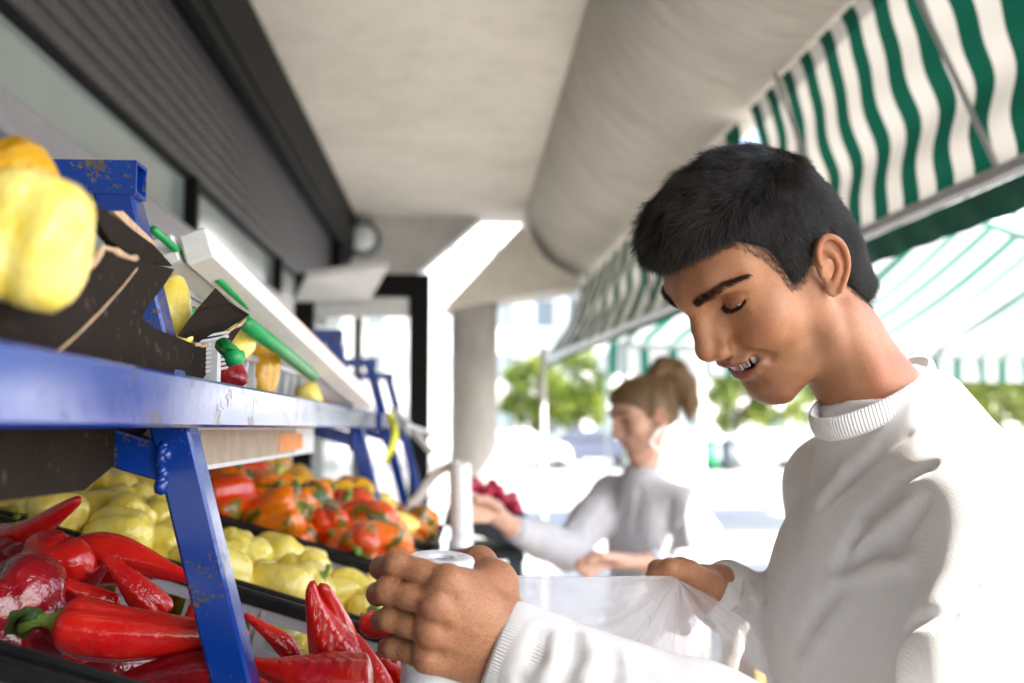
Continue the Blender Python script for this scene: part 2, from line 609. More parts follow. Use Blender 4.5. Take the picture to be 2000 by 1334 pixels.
        S.cap(q(-.0015, -.0035, .0070), q(.0005, -.0085, .0078), .0036, .0030, .003)      # tragus
    # neck
    for (a, ra), (b, rb) in zip(neck[:-1], neck[1:]):
        S.cap(a, b, ra, rb, .014)
    return S


def head_masks(V, fem=0.0):
    """Per-vertex skin zones of the thing itself: lips, beard shadow, flush."""
    x, y, z = V[:, 0], np.abs(V[:, 1]), V[:, 2]
    t = np.clip(y / .028, 0, 1)
    zu = -.0370 - .0060 * t ** 1.5; zl = -.0610 + .0180 * t ** 1.6
    xu = .1045 - .0245 * t ** 2; xl = .093 - .013 * t ** 2
    up = np.exp(-((z - zu + .0012) / (.0048 * (1 - .45 * t))) ** 4) * np.clip((x - (xu - .006)) / .003, 0, 1)
    lo = np.exp(-((z - zl) / (.0064 * (1 - .5 * t))) ** 4) * np.clip((x - (xl - .007)) / .003, 0, 1)
    lips = np.clip(np.maximum(up, lo), 0, 1) * np.clip((.0275 - y) / .003, 0, 1)
    ins = np.clip((xl - .000 - x) / .003, 0, 1) * np.exp(-((z + .049) / .0092) ** 4) * np.clip((.026 - y) / .002, 0, 1) * (x > .07)
    beard = np.clip((-.028 - z) / .020, 0, 1) * np.clip((x + .005) / .03, 0, 1) * np.clip((z + .125) / .02, 0, 1)
    mous = np.exp(-((z + .0315) / .0050) ** 2) * np.clip((.034 - y) / .01, 0, 1) * (x > .085)
    flush = np.exp(-(((x - .075) / .02) ** 2 + ((y - .042) / .018) ** 2 + ((z + .012) / .016) ** 2)) + .8 * np.exp(-(((x - .119) / .012) ** 2 + (y / .014) ** 2 + ((z + .018) / .012) ** 2))
    ear = np.clip((y - .080) / .006, 0, 1)
    return dict(lips=lips, inmouth=ins, beard=np.clip(np.maximum(beard * .75, mous), 0, 1), flush=np.clip(flush + .8 * ear, 0, 1))


def skin_material(name, base, deep, lip, beard_amt):
    t = NT(name)
    n1 = t.noise(38, 4); n2 = t.noise(420, 3)
    c = t.mix(t.ramp(n1, [(.30, 0.0), (.72, 1.0)]), tuple(b * 1.06 for b in base), tuple(b * .62 + d * .30 for b, d in zip(base, deep)))
    c = t.mix(t.math('MULTIPLY', t.ramp(t.noise(260, 3, .6), [(.55, 0.0), (.75, 1.0)]), .30), c, tuple(d * .7 for d in deep))
    c = t.mix(t.math('MULTIPLY', t.attr('flush'), .60), c, deep)
    v = t.n('TexVoronoi'); v.inputs['Scale'].default_value = 1300; t.l(t.co(), v.inputs['Vector'])
    dots = t.ramp(v.outputs['Distance'], [(.12, 1.0), (.38, 0.0)])
    if beard_amt > 0:
        bf = t.math('MULTIPLY', t.attr('beard'), t.math('MULTIPLY_ADD', dots, .42 * beard_amt, .26 * beard_amt))
        c = t.mix(bf, c, (.045, .030, .024))
    hd = t.attr('hand'); mp = t.n('Mapping'); mp.inputs['Scale'].default_value = (260, 260, 900); mp.inputs['Rotation'].default_value = (0, .5, 0); t.l(t.co(), mp.inputs['Vector'])
    hs = t.noise(1.0, 3, .6, mp.outputs[0]); c = t.mix(t.math('MULTIPLY', t.math('MULTIPLY', hd, t.ramp(hs, [(.48, 0.0), (.66, 1.0)])), .42), c, tuple(d * .45 for d in deep))
    c = t.mix(t.math('MULTIPLY', t.ramp(t.noise(620, 2, .6), [(.52, 0.0), (.72, 1.0)]), .22), c, tuple(d * .55 for d in deep))
    c = t.mix(t.math('MULTIPLY', t.attr('lips'), .95), c, lip)
    c = t.mix(t.attr('inmouth'), c, (.05, .012, .012))
    t.set(col=c, rough=t.math('MULTIPLY_ADD', n1, .20, .36), spec=.42, sss=.07, ssss=.006)
    t.b.inputs['Subsurface Radius'].default_value = (1.0, .36, .18)
    b1 = t.bump(n2, .30, .0008)
    vb = t.n('TexVoronoi'); vb.inputs['Scale'].default_value = 620; t.l(t.co(), vb.inputs['Vector'])
    b2 = t.bump(vb.outputs['Distance'], .20, .0006, b1); b3 = t.bump(t.noise(110, 4, .6), .14, .0012, b2); vh = t.n('TexVoronoi', feature='DISTANCE_TO_EDGE'); vh.inputs['Scale'].default_value = 330; t.l(t.co(), vh.inputs['Vector']); t.bump(t.math('MULTIPLY', t.math('MINIMUM', vh.outputs['Distance'], .12), hd), .55, .0035, b3)
    return t.m


def poly_sdf(PX, PZ, poly):
    """Signed distance (negative inside) to a polygon in the x-z plane, for 2-D arrays."""
    poly = np.asarray(poly, float); d = np.full(PX.shape, 1e9); ins = np.zeros(PX.shape, bool)
    for i in range(len(poly)):
        a = poly[i - 1]; b = poly[i]; e = b - a
        wx = PX - a[0]; wz = PZ - a[1]; t = np.clip((wx * e[0] + wz * e[1]) / (e @ e), 0, 1)
        d = np.minimum(d, (wx - t * e[0]) ** 2 + (wz - t * e[1]) ** 2)
        c = ((a[1] > PZ) != (b[1] > PZ)) & (PX < (b[0] - a[0]) * (PZ - a[1]) / (b[1] - a[1] + 1e-12) + a[0])
        ins ^= c
    return np.where(ins, -1, 1) * np.sqrt(d)


def tri_sample(V, F, n, rng):
    """n random points on a quad mesh with their normals."""
    a, b, c, d = (V[F[:, i]] for i in range(4)); N = np.cross(c - a, d - b); A = np.linalg.norm(N, axis=1)
    i = rng.choice(len(F), n, p=A / A.sum()); u = rng.random((n, 1)); v = rng.random((n, 1))
    P = (a[i] * (1 - u) + b[i] * u) * (1 - v) + (d[i] * (1 - u) + c[i] * u) * v
    return P, N[i] / (A[i][:, None] + 1e-12)


def strands(name, P, r, m, parent=None):
    """Hair curves: P (n,k,3) points, r (n,k) radii."""
    n, k = P.shape[:2]
    cu = bpy.data.hair_curves.new(name)
    cu.add_curves([k] * n)
    cu.attributes['position'].data.foreach_set('vector', P.astype(np.float32).ravel())
    a = cu.attributes.get('radius') or cu.attributes.new('radius', 'FLOAT', 'POINT')
    a.data.foreach_set('value', np.broadcast_to(r, (n, k)).astype(np.float32).ravel())
    o = bpy.data.objects.new(name, cu); COL.objects.link(o); cu.materials.append(m)
    if parent is not None: o.parent = parent
    return o


def grow(P, D0, D1, L, k, wob, rng):
    """Strands from roots P bending from direction D0 to D1 with length L."""
    n = len(P); out = np.zeros((n, k, 3)); out[:, 0] = P; w = rng.normal(size=(n, 3)) * wob
    for j in range(1, k):
        t = (j - .5) / (k - 1); D = D0 * (1 - t) + D1 * t + w * (.3 + t); D /= np.linalg.norm(D, axis=1, keepdims=True) + 1e-9
        out[:, j] = out[:, j - 1] + D * (L / (k - 1))[:, None]
    return out


def hair_material(name, a, b, rough=.42):
    t = NT(name); h = t.n('HairInfo'); t.set(col=t.mix(h.outputs['Random'], a, b), rough=rough, spec=.36)
    return t.m


def surf_x(V, y, z, tol=.0016):
    """Front-most x of the head surface at (y,z)."""
    out = []
    for yy, zz in zip(y, z):
        m = (np.abs(V[:, 1] - yy) < tol) & (np.abs(V[:, 2] - zz) < tol) & (V[:, 0] > .03)
        out.append(V[m, 0].max() if m.any() else .08)
    return np.array(out)


def brow_lash(V, rng, fem=0.0):
    """Eyebrow and eyelash strands for both eyes in the head frame."""
    Pb = []; Pl = []
    for sy in (1, -1):
        n = 1300; t = rng.random(n)
        yy = np.interp(t, [0, .3, .65, 1], [.0155, .029, .047, .0630]); zz = np.interp(t, [0, .3, .65, 1], [.0400, .0455, .0515, .0490])
        wd = np.interp(t, [0, .15, .5, 1], [.0034, .0060, .0050, .0009]) * (1 - .35 * fem)
        zz = zz + rng.uniform(-1, 1, n) * wd; x = surf_x(V, sy * yy, zz)
        P = np.stack([x - .0004, sy * yy, zz], 1)
        D0 = np.stack([np.full(n, .55), sy * np.interp(t, [0, .3, 1], [.25, .7, .7]), np.interp(t, [0, .3, 1], [.75, .25, -.25])], 1)
        D1 = np.stack([np.interp(t, [0, 1], [-.05, -.55]), sy * np.full(n, .9), np.interp(t, [0, .4, 1], [.55, .0, -.40])], 1)
        Pb.append(grow(P, D0, D1, rng.uniform(.0055, .0085, n), 5, .12, rng))
        n = 420; t = rng.random(n); ec = np.array([.0725, .0340, .0245])
        C = np.array([(.0105, -.0145, -.0015), (.0140, -.0080, -.0040), (.0142, .000, -.0055), (.0108, .0090, -.0045), (.0045, .0150, -.0003)]) + ec
        q = np.stack([np.interp(t, np.linspace(0, 1, 5), C[:, i]) for i in range(3)], 1); q[:, 0] += .0004; q[:, 1] *= sy; q[:, 2] += rng.uniform(-.0004, .0004, n)
        D0 = np.stack([np.full(n, .8), sy * np.interp(t, [0, 1], [-.15, .55]), np.full(n, -.6)], 1); D1 = D0 + (0, 0, .55)
        Pl.append(grow(q, D0, D1, rng.uniform(.0045, .0070, n), 5, .08, rng))
    return np.concatenate(Pb), np.concatenate(Pl)


def teeth_mesh(M):
    """Upper row of teeth, each tooth a rounded block on the dental arch."""
    B = MB(); ws = [.0090, .0074, .0074, .0066]
    for sy in (1, -1):
        yacc = -.0001
        for i, w in enumerate(ws):
            yc = yacc + w / 2; yacc += w - .0004; s_ = yc / .026; x = .0968 - .022 * s_ ** 2.0; ang = -math.atan(.022 * 2.0 * s_ / .026) * sy
            hgt = [.0132, .0122, .0116, .0095][i]
            R = np.eye(4); R[:3, :3] = rot_axis((0, 0, 1), math.degrees(-ang)); R[:3, 3] = (x, sy * yc, -.0400 + .002 * s_ ** 2)
            b = MB(); b.box((-.0035, -w / 2, -hgt), (.0022, w / 2, .003), None, .0009); V = np.concatenate(b.V)
            V[:, 0] += .0005 * (1 - (V[:, 1] / (w / 2)) ** 2)
            B.add(xform(xform(V, R), M), b.F)
    return B.me('teeth', True)


def eye_mesh(M):
    """Both eyeballs turned down; the iris faces along the gaze."""
    B = MB(); A_ = []
    for sy in (1, -1):
        c = np.array([.0725, .0340 * sy, .0245]); b = MB(); n = 20; pr = [(.0122 * math.sin(a), .0122 * math.cos(a)) for a in np.linspace(0.0, math.pi, 16)]
        g = nrm(np.array([.80, -.05 * sy, -.60])); R = frame((0, 0, 0), g, (0, 0, 1)) @ np.array([[0, 0, 1, 0], [1, 0, 0, 0], [0, 1, 0, 0], [0, 0, 0, 1.]])
        b.lathe(pr, n, R); V = np.concatenate(b.V); A_.append((V @ g) / .0122); B.add(xform(V + c, M), b.F)
    me = B.me('eyeball', True); vattr(me, 'gaze', np.concatenate(A_)); return me


def eye_material():
    t = NT('eye'); g = t.attr('gaze'); c = t.mix(t.ramp(g, [(.86, 0.0), (.88, 1.0)]), (.50, .46, .42), (.030, .014, .007)); t.set(col=t.mix(t.ramp(g, [(.975, 0.0), (.98, 1.0)]), c, (.003, .003, .003)), rough=.08, spec=.5); return t.m

# ------------------------------------------------------------------ ground
def concrete(name, col, streak=None, scale=3.0):
    t = NT(name); n = t.noise(scale, 6, .6); n2 = t.noise(scale * 9, 5, .6); n3 = t.noise(140, 3)
    c = t.ramp(n, [(.28, tuple(v * .80 for v in col)), (.52, col), (.75, tuple(min(1, v * 1.10) for v in col))])
    c = t.mix(t.math('MULTIPLY', t.ramp(n2, [(.45, 0.0), (.75, 1.0)]), .28), c, tuple(v * .62 for v in col))
    if streak is not None:
        mp = t.n('Mapping'); mp.inputs['Scale'].default_value = streak; t.l(t.co(), mp.inputs['Vector'])
        s_ = t.noise(6, 4, .6, mp.outputs[0])
        c = t.mix(t.math('MULTIPLY', t.ramp(s_, [(.38, 0.0), (.72, 1.0)]), .55), c, tuple(v * .55 for v in col))
    t.set(col=c, rough=.88, spec=.25); t.bump(n3, .25, .003, t.bump(n2, .3, .006))
    return t.m


gm = NT('paving')
_br = gm.n('TexBrick'); _br.inputs['Scale'].default_value = 1.0; _br.inputs['Mortar Size'].default_value = .008
_br.inputs['Brick Width'].default_value = .9; _br.inputs['Row Height'].default_value = .6
_br.inputs['Color1'].default_value = (.44, .42, .39, 1); _br.inputs['Color2'].default_value = (.38, .365, .34, 1); _br.inputs['Mortar'].default_value = (.22, .21, .20, 1)
gm.l(gm.co(), _br.inputs['Vector'])
gm.set(col=gm.mix(gm.math('MULTIPLY', gm.noise(.8, 5), .35), _br.outputs['Color'], (.27, .26, .245)), rough=.85, spec=.25); gm.bump(gm.noise(60, 4), .3, .004)
g = MB(); g.add([(-250, -250, 0), (250, -250, 0), (250, 400, 0), (-250, 400, 0)], [(0, 1, 2, 3)])
tag(g.build('ground', gm.m), kind='structure')
g = MB(); g.add([(-1.2, -12, .004), (1.75, -12, .004), (1.75, 2.7, .004), (-1.2, 2.7, .004)], [(0, 1, 2, 3)])
tag(g.build('added_dark_strip', mat('bounce_cut_dark', (.11, .105, .10), .85, .3, 9, .4, 40)), kind='structure')  # unseen dark ground strip added to cut light bouncing up under the canopy
g = MB().box((2.5, 20.6, .004), (120, 21.0, .13), bev=.01).box((-60, 20.6, .004), (2.496, 21.0, .13), bev=.01)
tag(g.build('kerb', concrete('kerb_stone', (.34, .33, .32))), kind='structure')
g = MB(); g.add([(-120, 35.4, .012), (120, 35.4, .012), (120, 41.5, .012), (-120, 41.5, .012)], [(0, 1, 2, 3)])
tag(g.build('road', mat('asphalt', (.13, .13, .13), .9, .2, 3, .3, 90)), kind='structure')

# ------------------------------------------------------------------ the shop building over the stall
CONC = concrete('ceiling_concrete', (.73, .68, .61), None, 1.2)
VAULT = concrete('vault_concrete', (.56, .515, .46), (.5, 4.0, .5), 1.4)
DARK = mat('dark_metal', (.006, .0063, .0066), .55, .3, 30, spec=.10)
SHUT = mat('shutter_metal', (.060, .058, .063), .5, .2, 25, .1, 90, spec=.22)
FRAME = mat('grey_window_frame', (.24, .24, .27), .4, .1, 20)
gl = NT('shop_glass'); gl.set(col=gl.mix(gl.noise(1.2, 2), (.16, .21, .21), (.30, .36, .36)), rough=.12, spec=.9); gl.bump(gl.noise(3.0, 2), .02, .01); GLASS = gl.m
XS = -0.94; Y0, Y1 = -11.0, 8.2
bld = empty('shop_building', (XS, 2.5, 0), label='concrete shop building with roller shutter, curved overhanging canopy and round column', cat='building')


def bpart(mb, name, m, parent=None, smooth=False):
    me = mb.me(name, smooth); me.transform(Matrix.Translation((-XS, -2.5, 0)))
    return link(name, me, m, parent or bld)


bpart(MB().box((XS - .4, Y0, 3.2), (.52, Y1, 3.42)), 'ceiling_slab', CONC)
# curved canopy beam: a rounded concrete downstand along the outer edge
arc = [(1.05 + .55 * math.cos(a), 3.2 + .55 * math.sin(a)) for a in np.linspace(math.pi, 1.5 * math.pi, 40)]
pr = arc + [(1.12, 2.652), (1.14, 2.70), (1.14, 3.30), (.52, 3.30)]
ys = np.linspace(Y0, Y1, 50); P = np.zeros((len(pr), len(ys), 3))
for i, (x, z) in enumerate(pr): P[i, :, 0] = x; P[i, :, 2] = z; P[i, :, 1] = ys
vb = MB(); vb.grid(P, True); n_ = len(ys)
vb.F.append(tuple(i * n_ for i in range(len(pr)))); vb.F.append(tuple(i * n_ + n_ - 1 for i in reversed(range(len(pr)))))
bpart(vb, 'canopy_beam', VAULT, smooth=True)
# shop front: wall pier, glazing, frames, shutter and housing
bpart(MB().box((XS - .3, Y0, 0), (XS - .02, Y1, 1.00)), 'plinth_wall', CONC)
bpart(MB().box((XS - .10, Y0, 1.00), (XS - .05, Y1, 2.11)), 'lower_glass', GLASS)
bpart(MB().box((XS - .12, Y0, 2.11), (XS + .002, Y1, 2.195), bev=.006), 'transom_bar', FRAME)
bpart(MB().box((XS - .10, Y0, 2.125 + .07), (XS - .06, Y1, 2.405)), 'upper_glass', GLASS)
for y in (.2, 1.9, 3.6, 5.3, 7.0):
    bpart(MB().box((XS - .11, y - .02, 1.0), (XS - .012, y + .02, 2.404), bev=.004), 'mullion', DARK)
sh = bpart(MB().box((XS - .06, Y0, 2.395), (XS - .035, Y1, 2.93)), 'roller_shutter', DARK)
sl = MB(); ny = 2
prof = [(0, 0), (.010, .004), (.017, .020), (.017, .036), (.010, .050), (0, .054)]
G = np.zeros((len(prof), 2, 3))
for i, (x, z) in enumerate(prof): G[i, :, 0] = x; G[i, :, 2] = z; G[i, :, 1] = (Y0 + .01, Y1 - .3)
sl.grid(G); slat_me = sl.me('slat', False); slat_me.materials.append(SHUT)
for k in range(9):
    o = bpy.data.objects.new('slat', slat_me); COL.objects.link(o); o.parent = sh; o.location = (-.034, -2.5, 2.41 + k * .058)
bpart(MB().box((XS - .3, Y0, 2.925), (XS + .10, Y1 - .25, 3.197), bev=.012).box((XS + .02, Y0, 2.86), (XS + .08, Y1 - .26, 2.922), bev=.006), 'shutter_housing', DARK)
bpart(MB().box((XS - .3, Y1 - .9, 2.40), (XS + .06, Y1 - .3, 2.92), bev=.01), 'shutter_guide', DARK)
# end wall with its slanting lower edge (open below and beside it)
YE = 7.95
def ep(px, py, y=YE):
    """Point where the pixel's ray meets the plane at that y."""
    a = at(px, py, 1.0) - CAM; return CAM + a * (y / a[1])
ew = [ep(560, 400), ep(1010, 330), ep(1003, 372), ep(822, 528), ep(740, 600), ep(560, 600)]
V = np.array(ew + [p + (0, .25, 0) for p in ew]); nE = len(ew)
bpart(MB().add(V, [tuple(range(nE)), tuple(range(2 * nE - 1, nE - 1, -1))] + [(i, i + nE, (i + 1) % nE + nE, (i + 1) % nE) for i in range(nE)]), 'end_wall', concrete('end_wall_plaster', (.60, .58, .56)))
# round column and its wedge bracket up to the beam
cc = ep(926, 800, 7.5); col_r = .178
mb = MB(); mb.lathe([(col_r, 0), (col_r, 2.36), (col_r * 1.04, 2.40), (col_r * 1.04, 2.43)], 40, mat4(np.eye(3), (cc[0], cc[1], 0)))
bpart(mb, 'column', concrete('column_concrete', (.46, .43, .41), (6, 6, .5), 2.5), smooth=True)
cw = [ep(866, 602, 7.25), ep(1140, 556, 7.25), ep(1060, 505, 7.25), ep(1018, 440, 7.25), ep(1006, 452, 7.25)]
V = np.array(cw + [p + (0, .55, 0) for p in cw]); nE = len(cw)
bpart(MB().add(V, [tuple(range(nE)), tuple(range(2 * nE - 1, nE - 1, -1))] + [(i, i + nE, (i + 1) % nE + nE, (i + 1) % nE) for i in range(nE)]), 'column_bracket', CONC)
# bulkhead lamp on the end wall
lc = ep(708, 466, YE - .10); Ml = mat4(np.array([[1, 0, 0], [0, 0, -1], [0, 1, 0.]]), lc)
lamp = bpart(MB().lathe([(.0, -.10), (.135, -.10), (.145, -.02), (.13, .03), (.105, .035)], 28, Ml), 'wall_lamp', mat('lamp_ring', (.10, .13, .14), .35), smooth=True)
bpart(MB().lathe([(.105, .03), (.09, .06), (.05, .082), (.0, .088)], 28, Ml), 'lamp_glass', mat('lamp_opal', (.72, .76, .76), .2), lamp, True)

# ------------------------------------------------------------------ black glazed doorway screen standing further down the stall
YD = 4.6
fr0 = ep(822, 900, YD)
scr = empty('door_screen', (fr0[0], YD, 0), label='black framed glass door screen beyond the far end of the stall', cat='door screen')
def spart(mb, name, m, parent=None):
    me = mb.me(name); me.transform(Matrix.Translation((-fr0[0], -YD, 0))); return link(name, me, m, parent or scr)
a, b_ = ep(800, 535, YD), ep(840, 535, YD); l_ = ep(575, 535, YD)
spart(MB().box((a[0], YD, 0), (b_[0], YD + .09, a[2]), bev=.004), 'post', DARK)
spart(MB().box((l_[0], YD, 0), (l_[0] + .09, YD + .09, a[2]), bev=.004), 'post', DARK)
spart(MB().box((l_[0] + .091, YD, a[2] - .105), (a[0] - .001, YD + .09, a[2]), bev=.004), 'top_rail', DARK)
spart(MB().box((l_[0] + .092, YD + .01, a[2] - .20), (a[0] - .002, YD + .05, a[2] - .107), bev=.003), 'inner_rail', mat('aluminium', (.55, .56, .56), .35, .1, 30, metal=.6))
gt = NT('clear_glass'); gt.set(col=(.75, .80, .80), rough=.03, trans=.0, spec=.6, alpha=.30)
spart(MB().box((l_[0] + .092, YD + .03, .3), (a[0] - .002, YD + .038, a[2] - .202)), 'glass_pane', gt.m)
spart(MB().box((l_[0] + .092, YD + .01, .02), (a[0] - .002, YD + .06, .298), bev=.003), 'kick_plate', DARK)
m0 = ep(690, 600, YD); spart(MB().box((m0[0], YD + .012, .30), (m0[0] + .04, YD + .06, a[2] - .204), bev=.003), 'mullion', mat('slate_metal', (.10, .11, .12), .4))
# slanted pale hood in front of the screen's top rail
h0, h1, h2, h3 = ep(598, 545, YD - .5), ep(760, 520, YD - .5), ep(722, 588, YD - .03), ep(575, 590, YD - .03)
hd = MB(); Vh = np.array([h0, h1, h2, h3]); Vh = np.concatenate([Vh, Vh + (0, .0, .03)])
hd.add(Vh, [(0, 1, 2, 3), (7, 6, 5, 4), (0, 4, 5, 1), (1, 5, 6, 2), (2, 6, 7, 3), (3, 7, 4, 0)])
spart(hd, 'hood', mat('pale_plaster', (.58, .57, .57), .8))

# ------------------------------------------------------------------ striped awnings
def stripe_material(name, axis, period, green, white, transl=.35, duty=.5, phase=0.0):
    t = NT(name); sp = t.n('SeparateXYZ'); t.l(t.co(), sp.inputs[0])
    m = t.math('FRACT', t.math('MULTIPLY_ADD', sp.outputs[axis], 1 / period, phase))
    f = t.math('LESS_THAN', m, duty)
    n = t.noise(9, 5)
    gcol = t.mix(n, tuple(c * .75 for c in green), green); wcol = t.mix(n, tuple(c * .88 for c in white), white)
    c = t.mix(f, wcol, gcol); t.set(col=c, rough=.85, spec=.2)
    w = t.n('TexWave', bands_direction='Y'); w.inputs['Scale'].default_value = 160; t.l(t.co(), w.inputs['Vector']); t.bump(w.outputs['Fac'], .15, .001)
    tr = t.n('BsdfTranslucent'); t.l(c, tr.inputs['Color']); mx = t.n('MixShader'); mx.inputs[0].default_value = transl
    t.l(t.b.outputs[0], mx.inputs[1]); t.l(tr.outputs[0], mx.inputs[2]); t.l(mx.outputs[0], t.out.inputs[0])
    return t.m


AWN2 = stripe_material('far_awning_canvas', 1, .36, (.003, .085, .05), (.62, .585, .53), .12)
AWN = stripe_material('awning_canvas', 1, .160, (.003, .075, .045), (.62, .585, .53), .16)
GREEN = mat('green_canvas', (.005, .100, .062), .8, .2, 10, .15, 300)
ALU = mat('awning_aluminium', (.45, .45, .46), .4, .1, 20, metal=.4)


def awning(label, ya, yb, bar_a, bar_b, top_a, top_b, seed, band, canvas=None):
    """Canvas from the top line down to the front bar; ripples run along the stall."""
    e = empty('awning', (bar_a[0], bar_a[1], bar_a[2]), label=label, cat='awning', group='striped awnings along the stall')
    nu, nv = 150, 46; r = np.random.default_rng(seed); P = np.zeros((nu, nv, 3)); u = np.linspace(0, 1, nu)[:, None]; v = np.linspace(0, 1, nv)[None]
    T = np.array(top_a)[None, None] * (1 - u[..., None]) + np.array(top_b)[None, None] * u[..., None]
    Bv = np.array(bar_a)[None, None] * (1 - u[..., None]) + np.array(bar_b)[None, None] * u[..., None]
    P = T * (1 - v[..., None]) + Bv * v[..., None]
    nrmv = nrm(np.cross(np.array(bar_b) - bar_a, np.array(top_a) - bar_a)); nrmv = nrmv * np.sign(nrmv[0])
    yy = P[..., 1]; q_ = np.stack([np.broadcast_to(v, yy.shape), yy, 0 * yy], -1); wob = noise3(q_, 2.2, seed, 2)
    wav = (np.sin(v * 19 + 2.4 * wob + yy * .5) * .5 + np.sin(v * 10 + 2.0 * noise3(q_, 1.4, seed + 5, 2) + 1) * .8) * (.75 + .5 * noise3(q_, 1.8, seed + 9, 1)) + .5 * noise3(q_ * (3, 1, 1), 5, seed + 3, 2)
    env = np.sin(np.pi * np.clip(v, 0, 1)) ** .7
    P = P + nrmv * (wav * env * .017 + .03 * env)[..., None]
    def ap(mb, name, m, smooth=False):
        me = mb.me(name, smooth); me.transform(Matrix.Translation([-c for c in bar_a])); return link(name, me, m, e)
    ap(MB().grid(P), 'canvas', canvas or AWN, True)
    ba, bb = np.array(bar_a), np.array(bar_b); dn = np.array([0, 0, -1.0])
    ap(MB().bar(ba + dn * .017, bb + dn * .017, .028, .034, bev=.006), 'front_bar', ALU)
    bd = MB(); G = np.zeros((80, 5, 3)); uu = np.linspace(0, 1, 80)
    for j in range(5):
        G[:, j] = ba + (bb - ba) * uu[:, None] + dn * (.036 + band * j / 4); G[:, j, 0] += .006 + .006 * np.sin(uu * 70 + j) * j / 4
    ap(bd.grid(G), 'valance', GREEN, True)
    for q in ((.25, .34), (.70, .79)):
        A_ = ba + (bb - ba) * q[0] + dn * .01; T_ = np.array(top_a) + (np.array(top_b) - top_a) * q[1] + np.array([-.02, 0, .0])
        ap(MB().bar(T_ + nrmv * -.02, A_, .016, .012, bev=.003), 'folding_arm', ALU)
    return e


awning('near striped green and white awning above the man with a broad green valance', 1.6, 3.45, (1.190, 1.60, 2.07), (1.085, 3.45, 2.055), (1.08, 1.60, 2.648), (1.03, 3.45, 2.640), 1, .075)
awning('half rolled-up striped awning added out of view above the camera to shade the man', -3, 1.5, (1.205, -10.9, 2.585), (1.190, 1.52, 2.58), (1.10, -10.9, 2.648), (1.08, 1.52, 2.648), 2, .03)  # added out of frame; its bar height sets where shade ends on the man
awning('far striped green and white awning running towards the column', 3.6, 8, (.985, 3.60, 2.055), (.655, 7.95, 2.045), (1.03, 3.60, 2.643), (.94, 7.95, 2.60), 4, .030, AWN2)
for px, py, y, lab in ((1061, 720, 6.5, 'thin pale post under the end of the far awning'), (1366, 700, 4.2, 'thin pale post right of the woman')):
    p = ep(px, py, y)
    o = empty('awning_post', (p[0], p[1], 0), label=lab, cat='post')
    link('shaft', MB().tube([(0, 0, .02), (0, 0, 2.03)], .019, 12).me('shaft', True), mat('post_paint', (.62, .60, .56), .4), o)
    link('foot', MB().lathe([(0, .0), (.075, .0), (.075, .012), (.028, .02), (.026, .05), (.0, .05)], 18).me('foot', True), MATS['post_paint'], o)

# ------------------------------------------------------------------ market tents on the plaza
TENT = stripe_material('tent_canvas', 0, .30, (.02, .20, .13), (.74, .73, .70), .38, .30)
def tent(label, cx, cy, w, dp, zlow, ztop, rz):
    e = empty('market_tent', (cx, cy, 0), (0, 0, rz), label, 'market tent', 'market tents on the plaza')
    pm = mat('tent_frame', (.30, .34, .32), .45, .15, 20)
    for sx in (-1, 1):
        for sy in (-1, 1):
            link('leg', MB().bar((sx * w / 2, sy * dp / 2, 0), (sx * w / 2, sy * dp / 2, zlow), .045, up=(1, 0, 0)).me('leg'), pm, e)
    for sy in (-1, 0, 1):
        z = ztop if sy == 0 else zlow
        link('beam', MB().bar((-w / 2, sy * dp / 2, z - .03), (w / 2, sy * dp / 2, z - .03), .04).me('beam'), pm if sy else mat('timber_beam', (.42, .30, .18), .7), e)
    for q in (-1, -.33, .33, 1):
        for sy in (-1, 1):
            link('rafter', MB().bar((q * w / 2, sy * dp / 2, zlow - .03), (q * w / 2, 0, ztop - .03), .035).me('rafter'), pm, e)
    for sy in (-1, 1):
        n, m = 24, 14; G = np.zeros((n, m, 3)); u = np.linspace(-.52, .52, n)[:, None]; v = np.linspace(0, 1, m)[None]
        G[..., 0] = u * w; G[..., 1] = sy * dp / 2 * 1.04 * v; G[..., 2] = ztop + (zlow - ztop) * v - .10 * np.sin(np.pi * v) * (1 + .3 * np.sin(u * 30)) + .012
        link('roof_canvas', MB().grid(G).me('roof_canvas', True), TENT, e)
        n, m = 60, 5; G = np.zeros((n, m, 3)); u = np.linspace(-.52, .52, n)[:, None]; v = np.linspace(0, 1, m)[None]
        G[..., 0] = u * w; G[..., 1] = sy * dp / 2 * 1.04 + .03 * v * np.sin(u * 60); G[..., 2] = zlow - .28 * v
        link('valance', MB().grid(G).me('valance', True), TENT, e)
    return e


def gp(px, d, z=0.0):
    p = at(px, 836, d); return (p[0], p[1], z)


tent('striped market tent seen behind the neck of the man, nearest of the tents', 4.6, 7.2, 5.2, 4.6, 2.25, 3.35, math.radians(18))
tent('striped market tent further back on the plaza, between the awning and the nearest tent', *gp(1600, 15)[:2], 5.4, 4.2, 2.75, 3.7, math.radians(8))

# ------------------------------------------------------------------ trees
LEAF = []
for i, c in enumerate(((.20, .27, .035), (.29, .35, .05), (.12, .18, .022))):
    t = NT(f'leaf_{("mid", "light", "dark")[i]}'); n = t.noise(3, 3); cc_ = t.mix(n, tuple(v * .7 for v in c), c); t.set(col=cc_, rough=.5, spec=.4)
    tr = t.n('BsdfTranslucent'); t.l(cc_, tr.inputs['Color']); mx = t.n('MixShader'); mx.inputs[0].default_value = .45
    t.l(t.b.outputs[0], mx.inputs[1]); t.l(tr.outputs[0], mx.inputs[2]); t.l(mx.outputs[0], t.out.inputs[0]); LEAF.append(t.m)
BARK = mat('bark', (.10, .075, .055), .9, .3, 30, .5, 50)


